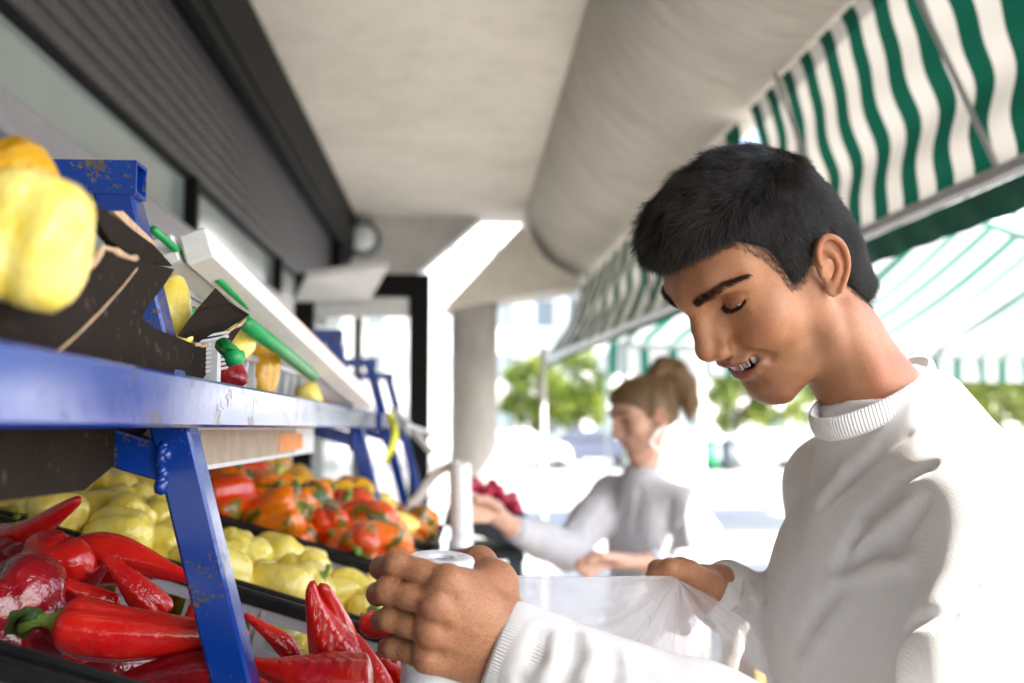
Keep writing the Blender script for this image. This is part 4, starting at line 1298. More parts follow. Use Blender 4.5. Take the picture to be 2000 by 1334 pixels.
POINT = [(0, .10), (.04, .150), (.15, .168), (.35, .152), (.6, .108), (.8, .066), (.93, .046), (1, .026)]
CHILI = [(0, .07), (.05, .098), (.2, .106), (.45, .092), (.7, .066), (.88, .046), (1, .024)]
BLOCK = [(0, .32), (.06, .44), (.20, .50), (.55, .47), (.82, .42), (.94, .33), (1, .16)]
CONE = [(0, .30), (.08, .40), (.25, .43), (.5, .36), (.75, .25), (.92, .14), (1, .04)]
MESH = {}
for k in range(4):
    MESH['point', k] = pepper_mesh('pepper', POINT, 3, .16, (NR.uniform(-.10, .10), NR.uniform(-.10, .10)), 10 + k, 48, 48, .006, .25)
    MESH['block', k] = pepper_mesh('pepper', BLOCK, 3 + k % 2, .34, (NR.uniform(-.06, .06), NR.uniform(-.06, .06)), 20 + k, 36, 26, 0, .35)
    MESH['cone', k] = pepper_mesh('pepper', CONE, 3 + k % 2, .28, (NR.uniform(-.10, .10), NR.uniform(-.06, .06)), 30 + k, 36, 28, 0, .3)
MESH['chili', 0] = pepper_mesh('pepper', CHILI, 2, .10, (.16, .02), 41, 40, 44, .004, .2)
MESH['chili', 1] = pepper_mesh('pepper', CHILI, 2, .10, (-.14, .08), 42, 40, 44, .004, .2)
MESH['wrinkled', 0] = pepper_mesh('pepper', POINT, 3, .20, (.22, .03), 43, 56, 72, .028, .25)
STM = {('long', k): stem_mesh(.028, .13, k, .085) for k in range(3)}
STM.update({('short', k): stem_mesh(.055, .16, 5 + k, .17) for k in range(3)})


def pepper(base, tip, kind, m, label, group=None, wide=1.0, spin=0.0, stem=None, stemmat=None, name='pepper', mk=None):
    base = np.asarray(base, float); tip = np.asarray(tip, float); z = nrm(tip - base); L = np.linalg.norm(tip - base)
    x = nrm(np.cross((0.3, 1, .2), z)); y = np.cross(z, x); c, s_ = math.cos(spin), math.sin(spin); X = x * c + y * s_; Y = -x * s_ + y * c
    M = np.eye(4); M[:3, :3] = np.stack([X * L * wide, Y * L * wide, z * L], 1); M[:3, 3] = base
    me = MESH[kind]; key = (kind, m.name)
    if key not in MESH:
        c_ = me.copy(); c_.name = 'pepper'; c_.materials.clear(); c_.materials.append(m); MESH[key] = c_
    o = bpy.data.objects.new(name, MESH[key]); COL.objects.link(o); o.matrix_world = Matrix(M.tolist()); tag(o, label, 'pepper', group)
    if stem:
        sm = STM[stem]; k2 = (stem, (stemmat or STEM).name)
        if k2 not in STM: q = sm.copy(); q.name = 'stem'; q.materials.clear(); q.materials.append(stemmat or STEM); STM[k2] = q
        so = bpy.data.objects.new('stem', STM[k2]); COL.objects.link(so); so.parent = o
    return o


R_ = 'red peppers in the front crate'
def red(b, t, kind, m, label, **kw): return pepper(at(*b), at(*t), kind, m, label, R_, **kw)
red((112, 1216, .850), (478, 1282, .850), ('point', 0), RED, 'big glossy red pointed pepper with a yellow-green stem, left of the leaning blue post', wide=1.02, spin=.6, stem=('long', 0))
red((476, 1316, .835), (150, 1334, .840), ('point', 1), DRED, 'dark red pepper lying under the big glossy red one at the bottom edge', wide=1.0, spin=2.0)
red((312, 1205, .925), (224, 1078, .905), ('wrinkled', 0), RED, 'wrinkled red pepper with its tip curling upwards behind the big glossy one', wide=1.35, spin=2.6)
red((100, 1068, .960), (110, 1190, .985), ('block', 0), RED, 'blunt red pepper standing left of the wrinkled one', wide=1.05, spin=1.0)
red((150, 1076, 1.030), (392, 1098, 1.010), ('point', 2), RED, 'long red pepper pointing at the blue post along the crate rim', wide=.95, spin=.3)
red((235, 1180, .930), (72, 1138, .905), ('chili', 0), RED, 'slim red pepper pointing left just above the big glossy one', wide=1.15, spin=1.2)
red((-40, 1060, 1.080), (158, 1040, 1.030), ('chili', 1), RED, 'curved red pepper lying on top at the left edge of the pile', wide=1.35, spin=.2)
red((42, 1216, .865), (10, 1200, .950), ('block', 1), DRED, 'dark purple-red pepper showing its green calyx, at the bottom left', wide=1.15, spin=.5, stem=('short', 0), stemmat=STEMD)
red((130, 1150, .970), (218, 1146, .950), ('chili', 1), DRED, 'small dark red pepper between the blunt and the wrinkled ones', wide=2.1, spin=.5)
red((5, 1075, 1.000), (20, 1150, 1.020), ('block', 2), DRED, 'dark red pepper half hidden at the left edge behind the blunt one', wide=1.1, spin=.5)
red((150, 1110, 1.060), (330, 1130, 1.050), ('point', 3), RED, 'red pepper tucked under the long one at the crate rim', wide=1.0, spin=1.4)
red((372, 1240, 1.060), (368, 1166, 1.040), ('chili', 0), RED, 'left one of two red tips showing beside the grey crate wall, left of the post', wide=1.7, spin=1.0)
red((412, 1245, 1.060), (406, 1160, 1.050), ('chili', 1), RED, 'right one of two red tips showing beside the grey crate wall, left of the post', wide=1.6, spin=0)
red((325, 1250, 1.010), (440, 1222, 1.000), ('chili', 1), DRED, 'dark red pepper behind the big glossy one, right up against the post', wide=1.5, spin=0)
red((700, 1345, .945), (545, 1195, .935), ('wrinkled', 0), RED, 'lumpy folded red pepper just right of the leaning blue post', wide=1.75, spin=.2)
red((652, 1330, .985), (700, 1138, .955), ('chili', 1), RED, 'upright pointed red pepper standing out of the pile right of the post', wide=1.75, spin=1.2)
red((730, 1330, .875), (470, 1345, .865), ('wrinkled', 0), RED, 'broad red pepper lying along the bottom edge right of the post', wide=1.35, spin=1.1)
red((765, 1390, .920), (700, 1232, .935), ('chili', 0), RED, 'slim red pepper standing next to the hand, nearest to the fingers', wide=1.7, spin=2.2)
red((712, 1215, 1.06), (800, 1230, 1.03), ('point', 0), RED, 'red pepper with a green stem beside the fingertips', wide=1.6, spin=.4, stem=('long', 1))
red((580, 1300, 1.00), (506, 1185, .99), ('chili', 1), RED, 'red pepper half hidden behind the right edge of the post', wide=1.5, spin=.4)
red((735, 1330, 1.00), (790, 1270, 1.03), ('block', 3), DRED, 'dark red pepper in the shadow below the fist', wide=1.0, spin=.9)
red((800, 1345, .95), (740, 1290, .97), ('point', 1), RED, 'red pepper tip at the bottom edge below the fist', wide=1.7, spin=.9)
rr = np.random.default_rng(21)
def in_crate(k, u, v, h): return xform(np.array([[u, v, h]]), crate_frame({0: .345, 1: .760, 2: 1.205, 3: 1.655, 4: 2.10}[k]))[0]
for i in range(26):                                           # lower layer that fills the crate under the ones on top
    p = in_crate(1, -.58 + .53 * ((i * 7) % 26) / 26, .06 + .31 * rr.random(), -.085 + .03 * rr.random()); a = rr.uniform(0, 6.28)
    q = p + np.array([math.cos(a) * .11, math.sin(a) * .09, rr.uniform(-.02, .02)])
    q[1] = min(max(q[1], .80), 1.15); q[0] = min(max(q[0], -.58), -.09); q[2] = min(q[2], in_crate(1, q[0] + .045, .2, -.045)[2])
    pepper(p, q, ('point', i % 4), RED if i % 3 else DRED, 'red pepper half buried low in the pile of the front crate', R_, wide=1.25, spin=a)
ORD = 'first second third fourth fifth sixth seventh eighth ninth tenth eleventh twelfth thirteenth fourteenth fifteenth'.split()


def fill(k, mats, kinds, label, group, n, seed, size, lift, umin=-.57, umax=-.06, b=.425, layers=2, slant=0.0):
    r = np.random.default_rng(seed); pts = []; t = 0; made = []
    while len(pts) < n and t < 20000:
        t += 1; ly = int(len(pts) >= n * .5) if layers > 1 else 0
        c = np.array([r.uniform(umin, umax), r.uniform(.05, b - .05), -.055 + ly * .050 + lift + r.uniform(-.008, .008)]); c[2] += slant * (c[0] - umin) / (umax - umin)
        if all(np.linalg.norm((c - p) * (1, 1, .8)) > size * .70 for p in pts): pts.append(c)
    for i, c in enumerate(pts):
        p = in_crate(k, *c); z = r.normal(size=3) * (1, 1, .6); z = nrm(z); L = size * r.uniform(.92, 1.15); kd = kinds[i % len(kinds)]
        if r.random() < .35: z = nrm(np.array([.3, -.6, .1]) * -1 + r.normal(size=3) * .35)      # some turn their stem end to the aisle
        st = ('short', i % 3) if r.random() < .75 else None
        made.append((c, pepper(p - z * L * .5, p + z * L * .5, (kd, i % 4), mats[i % len(mats)], label, group, wide=r.uniform(.9, 1.1), spin=r.uniform(0, 6.28), stem=st)))
    where = label.split(' in the ')[1]; what = label.split(' in the ')[0]; top = [q for q in made if q[0][2] - slant * (q[0][0] - umin) / (umax - umin) > -.03 + lift] or made
    for row, nm in ((0, 'nearest'), (1, 'middle'), (2, 'farthest')):                  # those on top are told apart by their row and place
        rw = sorted([q for q in top if min(2, int(q[0][1] / (b / 3))) == row], key=lambda q: q[0][0])
        for j, (c, o) in enumerate(rw): o['label'] = f'{what}, {ORD[j]} from the back, {nm} row of the {where}'
    for c, o in made:
        if o['label'] == label: o['label'] = f'{what} buried under others in the {where}'
    return len(pts)


n2 = fill(2, [YEL], ['block', 'cone', 'block'], 'pale yellow pepper in the second crate', 'yellow peppers in the second crate', 66, 3, .072, .016, slant=-.050)
n3 = fill(3, [ORA, ORR, ORA, ORR, ORA], ['block', 'block', 'cone'], 'orange pepper in the third crate', 'orange peppers in the third crate', 48, 5, .096, .020)
n4 = fill(4, [AMB, YEL, AMB, ORA], ['block', 'cone'], 'amber pepper in the last crate', 'amber peppers in the last crate', 34, 6, .088, .015, b=.40)
n0 = fill(0, [DRED, RED], ['block', 'cone'], 'dark red pepper in the corner crate', 'red peppers in the nearest crate', 12, 9, .08, -.035, umin=-.57, umax=-.30, layers=1)
# peppers in the cardboard tray on the upper shelf
def topy(px, py, d, L, z, m, label, kind=('block', 0), st=None, wide=1.0):
    c = at(px, py, d); z = nrm(np.asarray(z, float)); return pepper(c - z * L / 2, c + z * L / 2, kind, m, label, 'peppers on the upper shelf', wide=wide, spin=1.0, stem=st)
topy(58, 458, .520, .068, (.25, -.1, 1), YEL, 'large out-of-focus yellow pepper at the left edge in the torn black tray', ('block', 1), None, 1.0)
topy(20, 370, .60, .060, (.8, .3, .5), AMB, 'amber yellow pepper behind the large one at the left edge', ('block', 0))
topy(308, 612, .905, .085, (.2, .3, 1), YEL, 'yellow pepper showing through the notch in the black tray', ('cone', 1))
topy(240, 690, .86, .070, (.3, 1, .2), YEL, 'yellow pepper low inside the black tray', ('cone', 2))
for i, (x_, y_, z_, lab) in enumerate(((-.315, .50, 1.512, 'yellow pepper at the bottom of the torn tray under the large one'), (-.335, .60, 1.520, 'yellow pepper hidden behind the torn panel, next to the large one'), (-.39, .50, 1.545, 'yellow pepper at the back of the torn tray under the amber one'), (-.40, .60, 1.555, 'yellow pepper at the back corner of the torn tray'), (-.325, .70, 1.520, 'yellow pepper behind the fold line of the torn tray'), (-.37, .41, 1.545, 'yellow pepper in the torn tray nearest the camera'))):
    z = nrm(NR.normal(size=3)); c = np.array([x_, y_, z_]); pepper(c - z * .038, c + z * .038, ('block', i % 4), YEL, lab, 'peppers on the upper shelf', wide=.95)
for i, (px, py, d, m, lab) in enumerate(((405, 668, .985, ORA, 'orange pepper behind the ragged end flap in the folding crate'), (440, 640, 1.08, YEL, 'yellow pepper in the folding crate below the first green rod'), (500, 690, 1.15, YEL, 'yellow pepper deep in the folding crate beside the thick green rod'),
                                         (490, 720, 1.05, DRED, 'dark red pepper in the folding crate next to the green peg'), (640, 770, 1.60, YEL, 'yellow pepper at the far end of the folding crate'), (560, 735, 1.30, AMB, 'amber pepper in the middle of the folding crate'))):
    c = at(px, py, d); c[0] -= .03; z = nrm(NR.normal(size=3)); pepper(c - z * .035, c + z * .035, ('cone', i % 4), m, lab, 'peppers on the upper shelf', wide=.9)

# ------------------------------------------------------------------ crate of crimson radishes by the column, seen past the roll
DK = mat('dark_box_plastic', (.02, .025, .03), .5)
rb = empty('radish_box', at(962, 985, 3.1), label='dark box heaped with crimson radishes in front of the column', cat='box')
B0 = at(962, 985, 3.1)
for nm, lo, hi in (('wall', (-.12, -.17, -.09), (.10, -.16, .0)), ('wall', (-.12, .16, -.09), (.10, .17, .0)), ('wall', (.10, -.17, -.09), (.11, .17, .0)), ('wall', (-.13, -.17, -.09), (-.12, .17, .0)), ('floor', (-.12, -.16, -.09), (.10, .16, -.082))):
    link(nm, MB().box(lo, hi, bev=.002).me(nm), DK, rb)
rb.rotation_euler = (0, SA, 0)
st = empty('box_stand', (B0[0], B0[1], 0), label='dark stand carrying the box of radishes', cat='stand')
link('top', MB().box((-.14, -.18, B0[2] - .15), (.09, .18, B0[2] - .125), bev=.003).me('top'), DK, st)
for sx in (-.12, .07):
    for sy in (-.16, .16): link('leg', MB().bar((sx, sy, 0), (sx, sy, B0[2] - .15), .03, up=(1, 0, 0)).me('leg'), mat('slate_paint', (.05, .08, .11), .5), st)
link('panel', MB().box((-.11, -.175, .35), (.06, -.165, B0[2] - .16)).me('panel'), MATS['slate_paint'], st)
rmesh = pepper_mesh('radish', [(0, .30), (.1, .46), (.35, .56), (.6, .48), (.8, .26), (.92, .08), (1, .015)], 2, .04, (.02, .03), 77, 18, 14); rmesh.materials.append(mat('radish_skin', (.50, .012, .060), .3, .25, 30))
for i in range(44):
    a = rr.uniform(-.11, .09); b2 = rr.uniform(-.15, .15); h = .005 + .055 * (1 - (abs(a + .01) / .11) ** 2) * rr.uniform(.3, 1)
    o = bpy.data.objects.new('radish', rmesh); COL.objects.link(o); p = B0 + np.array([a * math.cos(SA), b2, h - a * math.sin(SA)]); s_ = rr.uniform(.030, .042)
    o.matrix_world = Matrix.LocRotScale(Vector(p), Vector(nrm(rr.normal(size=3))).to_track_quat('Z', 'Y'), Vector((s_, s_, s_))); tag(o, 'small crimson radish heaped in the dark box by the column', 'radish', 'radishes in the dark box')
# crates glimpsed under the far arm of the man
for i, (px, c, lab) in enumerate(((1462, (.40, .24, .08), 'brown crate on the low bench under the far arm of the man'), (1486, (.03, .035, .04), 'black crate on the low bench, between the brown and the red one'), (1508, (.36, .05, .06), 'red crate on the low bench under the far arm of the man'))):
    p = at(px, 1330, 2.4); o = empty('low_crate', (p[0], p[1], .72), label=lab, cat='crate', group='crates on the low bench')
    m = mat(f'low_crate_{("brown", "black", "red")[i]}', c, .6, .2, 20)
    for nm, lo, hi in (('wall', (-.026, -.15, 0), (.002, -.14, .36)), ('wall', (-.026, .14, 0), (.002, .15, .36)), ('wall', (-.026, -.139, 0), (-.022, .139, .36)), ('wall', (-.002, -.139, 0), (.002, .139, .36)), ('floor', (-.0215, -.139, 0), (-.0025, .139, .01))):
        link(nm, MB().box(lo, hi).me(nm), m, o)
p = at(1486, 1330, 2.4); o = empty('low_bench', (p[0], p[1], 0), label='low wooden bench carrying crates, behind the man', cat='bench'); wd = mat('bench_wood', (.30, .20, .12), .7, .25, 20)
link('top', MB().box((-.2, -.2, .67), (.2, .2, .718), bev=.004).me('top'), wd, o)
for sx in (-.17, .17):
    for sy in (-.17, .17): link('leg', MB().bar((sx, sy, 0), (sx, sy, .669), .04, up=(1, 0, 0)).me('leg'), wd, o)

# ------------------------------------------------------------------ ribbed bands, sleeves and cloth shared by both people
def ribbed_band(C, U, Vv, axis, r_prof, ribs, amp, th=.004, m=640, closed=True, taper=0.0):
    """Ring of ribbed knit: centre C, half axes U, Vv, running along axis; r_prof list of (along, radial offset)."""
    C, U, Vv, axis = (np.asarray(v, float) for v in (C, U, Vv, axis)); n = len(r_prof)
    an = np.linspace(0, 2 * math.pi, m, endpoint=False)
    P = np.zeros((m, n, 3))
    for j, (s_, ro) in enumerate(r_prof):
        sc = 1 - taper * s_ / max(1e-6, r_prof[-1][0]) if taper else 1
        base = C + axis * s_ + (np.cos(an)[:, None] * U + np.sin(an)[:, None] * Vv) * sc
        out = np.cos(an)[:, None] * U + np.sin(an)[:, None] * Vv; out /= np.linalg.norm(out, axis=1, keepdims=True)
        w = amp * np.sin(an * ribs) * math.sin(math.pi * min(1, max(0, (j) / (n - 1)))) ** .4
        P[:, j] = base + out * (ro + w[:, None] if False else (ro + w)[:, None])
    b = MB(); b.grid(P, closed_u=True)
    return b


def sdf_ray(S, px, py, d0, d1, n=400):
    """First crossing of the sculpted surface along the camera ray."""
    for d in np.linspace(d0, d1, n):
        p = at(px, py, d); i = np.round((p - S.lo) / S.h).astype(int)
        if (i >= 0).all() and (i < S.n).all() and S.d[tuple(i)] < 0: return p
    return None


def knit_material(name, col):
    t = NT(name)
    w = t.n('TexWave', wave_type='BANDS', bands_direction='X'); w.inputs['Scale'].default_value = 240; w.inputs['Distortion'].default_value = 1.5; t.l(t.co(), w.inputs['Vector'])
    n = t.noise(900, 3); n2 = t.noise(14, 4)
    t.set(col=t.mix(t.ramp(n2, [(.35, 0.0), (.65, 1.0)]), tuple(c * .96 for c in col), col), rough=.92, spec=.15, sheen=.25, sheenr=.5)
    b = t.bump(t.noise(1600, 2), .40, .0015); b2 = t.bump(n, .40, .0015, b); t.bump(w.outputs['Fac'], .12, .0010, b2)
    return t.m


def folds(S, segs, d0, d1, push=.0):
    """Pressed-in or raised cloth folds drawn along surface points: (pixel path, radius, amount)."""
    for pts, r, a in segs:
        Q = [sdf_ray(S, *p, d0, d1) for p in pts]; Q = [q for q in Q if q is not None]
        for u, v in zip(Q[:-1], Q[1:]): S.bump(u, v, r, a)


# ------------------------------------------------------------------ the young man
HEAD_M = mat4(rotm(200.0, 39.5, -6.5), (0.3330, 1.0455, 1.6635))
HEAD_I = np.linalg.inv(HEAD_M)
SKIN = skin_material('man_skin', (.40, .190, .092), (.37, .110, .050), (.25, .050, .052), 1.0)
KNIT = knit_material('white_knit', (.74, .725, .715))


def w2h(p): return xform(np.asarray(p, float)[None], HEAD_I)[0]


CF, CL_, CB, CR = at(1600, 808, 1.045), at(1694, 824, 1.000), at(1830, 712, 1.090), at(1702, 748, 1.150)
CC = (CF + CL_ + CB + CR) / 4; CU = (CF - CB) / 2; CV = (CL_ - CR) / 2; CN = nrm(np.cross(CU, CV)); CN = CN * np.sign(CN[2])
BF = np.array([-math.cos(math.radians(4)), -math.sin(math.radians(4)), 0]); BL = np.array([-BF[1], BF[0], 0]); BL = BL * (-1 if BL[1] > 0 else 1)
SHL = at(1975, 1045, .890); SHR = CC - BL * .150 + np.array([.025, 0, -.105])
HS = 1.08                                # the near hand's depth scale
WL = at(966, 1260, .745 * HS); EL = np.array([.385, .760, 1.185])
WR = at(1400, 1152, 1.115); ER = np.array([.475, 1.27, 1.20])


def hand_left(S):
    A = lambda x, y, d: at(x, y, d * HS)
    wr = WL; fo = nrm(EL - WL); up_ = nrm(at(1000, 1190, .745) - at(925, 1325, .745)); nr = nrm(np.cross(fo, up_))
    fl = (nr, .72)
    S.cap(wr + fo * .06, wr + fo * .0, .0295, .0285, .012, flat=fl)
    mc = {}
    for f, (m_, rm, c, rc) in dict(i=((872, 1132, .723), .0129, (978, 1212, .742), .0162), m=((848, 1181, .717), .0136, (966, 1240, .738), .0178),
                                   r=((838, 1235, .720), .0127, (955, 1272, .740), .0178), l=((832, 1284, .727), .0116, (944, 1300, .745), .0162)).items():
        S.cap(A(*m_), A(*c), rm, rc, .016); mc[f] = A(*m_)
    S.cap(A(900, 1180, .740), A(945, 1240, .752), .022, .022, .02)
    fing = dict(i=[(872, 1132, .723), (774, 1101, .733), (744, 1110, .766), (772, 1122, .793)], m=[(848, 1181, .717), (757, 1152, .731), (738, 1160, .766), (768, 1168, .793)],
                r=[(838, 1235, .720), (762, 1208, .733), (745, 1213, .766), (772, 1218, .793)], l=[(832, 1284, .727), (769, 1264, .739), (757, 1266, .766), (778, 1268, .788)])
    rad = dict(i=(.0126, .0116, .0100, .0084), m=(.0130, .0120, .0103, .0086), r=(.0123, .0112, .0098, .0082), l=(.0111, .0099, .0088, .0073))
    for f, pts in fing.items():
        P = [A(*p) for p in pts]; r = rad[f]; mid = P[0] * .5 + P[1] * .5
        T = SDF.__new__(SDF); T.lo, T.h, T.n, T.ax = S.lo, S.h, S.n, S.ax; T.d = np.full(S.n, 1.0, np.float32)
        T.path([P[0], mid, P[1]], [r[0] * .86, r[1] * .78, r[1] * .88], .006); T.path(P[1:], np.array(r[1:]) * .89, .004)
        k = .0018; h_ = np.maximum(k - np.abs(S.d - T.d), 0) / k
        S.d = np.minimum(S.d, T.d) - h_ * h_ * k * .25
    for f in 'imrl':                                              # knuckles, and the hollows between them
        S.ell(mc[f] - _fw * .0050 + np.array([.004, 0, 0]), (.0088, .0070, .0080), .010)
    for a, b in (('i', 'm'), ('m', 'r'), ('r', 'l')):
        q = mc[a] * .5 + mc[b] * .5 - _fw * .010
        S.bump(q + np.array([-.010, 0, .002]), q + np.array([.008, 0, -.003]), .0095, -.0018)
    for f, c in (('m', (966, 1240, .738)), ('i', (978, 1212, .742)), ('r', (955, 1272, .740))):
        e = A(*c); S.bump(mc[f] * .8 + e * .2 - _fw * .012, mc[f] * .25 + e * .75 - _fw * .016, .006, .0012)
    # thumb behind the roll
    S.path([A(985, 1218, .752), A(968, 1138, .768), A(936, 1100, .800), A(900, 1092, .826)], [.0178, .0157, .0127, .0095], .012)
    S.cap(A(962, 1145, .768), A(895, 1142, .740), .0105, .0090, .016)
    # knuckle creases on the finger joints
    for f, P in fing.items():
        c = A(*P[1]) - _fw * rad[f][1]; ax_ = nrm(A(*P[1]) - A(*P[0]))
        for o in (-.0035, -.001, .002): S.bump(c + ax_ * o + np.array([0, 0, -.005]), c + ax_ * o + np.array([0, 0, .005]), .0014, -.0005)


def hand_right(S):
    A = at; fo = nrm(ER - WR)
    S.cap(WR + fo * .05, WR, .0270, .0255, .012, flat=((0, 1, .3), .75))
    S.cap(WR, A(1352, 1148, 1.100), .026, .024, .015, flat=((0, 1, 0), .7))
    fing = [[(1330, 1108, 1.105), (1284, 1112, 1.085), (1272, 1134, 1.070)], [(1334, 1132, 1.100), (1286, 1150, 1.075), (1300, 1176, 1.066)],
            [(1342, 1156, 1.100), (1298, 1186, 1.075), (1318, 1206, 1.068)], [(1352, 1176, 1.100), (1314, 1214, 1.080), (1336, 1228, 1.074)]]
    for P in fing:
        S.cap(A(1375, 1145, 1.105), A(*P[0]), .015, .0112, .012); S.path([A(*p) for p in P], [.0110, .0100, .0082], .0045)
    S.path([A(1388, 1142, 1.085), A(1345, 1118, 1.062), A(1308, 1112, 1.052), A(1280, 1126, 1.052)], [.0150, .0118, .0100, .0080], .010)


def man_body(parent_name='person'):
    nb = w2h(CC - CN * .012); n0 = np.array((-.026, 0, -.022))
    S = sculpt_head(.0016, [(n0, .0455), (nb * .5 + n0 * .5, .0470), (nb, .0545)])
    S.bump(n0 * .3 + nb * .7 + np.array((.02, .05, .0)), n0 * .75 + nb * .25 + np.array((.0, .052, 0)), .020, .003)      # neck muscle
    hv, hf = S.net(2)
    parts = [(xform(hv, HEAD_M), hf, head_masks(hv))]
    L = SDF(at(710, 1350, .69) - .02, at(1060, 1050, .86) + .02, .0012); L.lo = np.minimum(at(700, 1390, .80), at(700, 1390, .69)) - .01
    L = SDF((-.105, .735, 1.25), (.110, .915, 1.435), .0012); hand_left(L); parts.append((*L.net(2), None))
    R_ = SDF((.175, 1.02, 1.22), (.37, 1.20, 1.42), .0018); hand_right(R_); parts.append((*R_.net(1), None))
    # trunk and arms under the clothes join head and hands into one figure
    B = SDF((-.02, .60, -.02), (.70, 1.50, 1.62), .011)
    B.cap(CC - CN * .01, CC + np.array([.01, 0, -.10]), .048, .055, .03)
    B.ell(CC + np.array([.015, 0, -.27]), (.080, .115, .17), .03); B.ell(CC + np.array([.015, 0, -.52]), (.085, .115, .22), .04)
    for s_, e_, w_ in ((SHL, EL, WL), (SHR, ER, WR)):
        B.cap(s_, e_, .044, .038, .03); B.cap(e_, w_, .036, .024, .015)
    for sg in (-1, 1):
        hip = CC + BL * sg * .09 + np.array([.01, 0, -.64]); kn = hip + np.array([.0, 0, -.44]); an = np.array([hip[0] + .01, hip[1], .075])
        B.cap(hip, kn, .085, .055, .04); B.cap(kn, an, .052, .036, .02); B.cap(an, an + np.array([-.16, -.04, -.045]), .035, .028, .02)
    parts.append((*B.net(1), None))
    V = np.concatenate([p[0] for p in parts]); off = np.cumsum([0] + [len(p[0]) for p in parts]); F = np.concatenate([p[1] + o for p, o in zip(parts, off)])
    me = mesh_np('body', V, F)
    vattr(me, 'hand', np.concatenate([np.full(len(p[0]), float(i in (1, 2))) for i, p in enumerate(parts)]))
    for k in ('lips', 'inmouth', 'beard', 'flush'):
        vattr(me, k, np.concatenate([p[2][k] if p[2] else np.zeros(len(p[0])) for p in parts]))
    return me, hv


MAN = empty('person', (CC[0], CC[1], 0), label='smiling young man in a white sweatshirt looking down, pulling a bag off a roll', cat='person')
_me, HV = man_body()
_me.transform(Matrix.Translation((-CC[0], -CC[1], 0)))
link('body', _me, SKIN, MAN)


def mlink(name, me, m, parent=None):
    me.transform(Matrix.Translation((-CC[0], -CC[1], 0)))
    o = link(name, me, m, parent or MAN)
    return o


def hxf(Q): return xform(Q.reshape(-1, 3), HEAD_M).reshape(Q.shape) - np.array([CC[0], CC[1], 0])


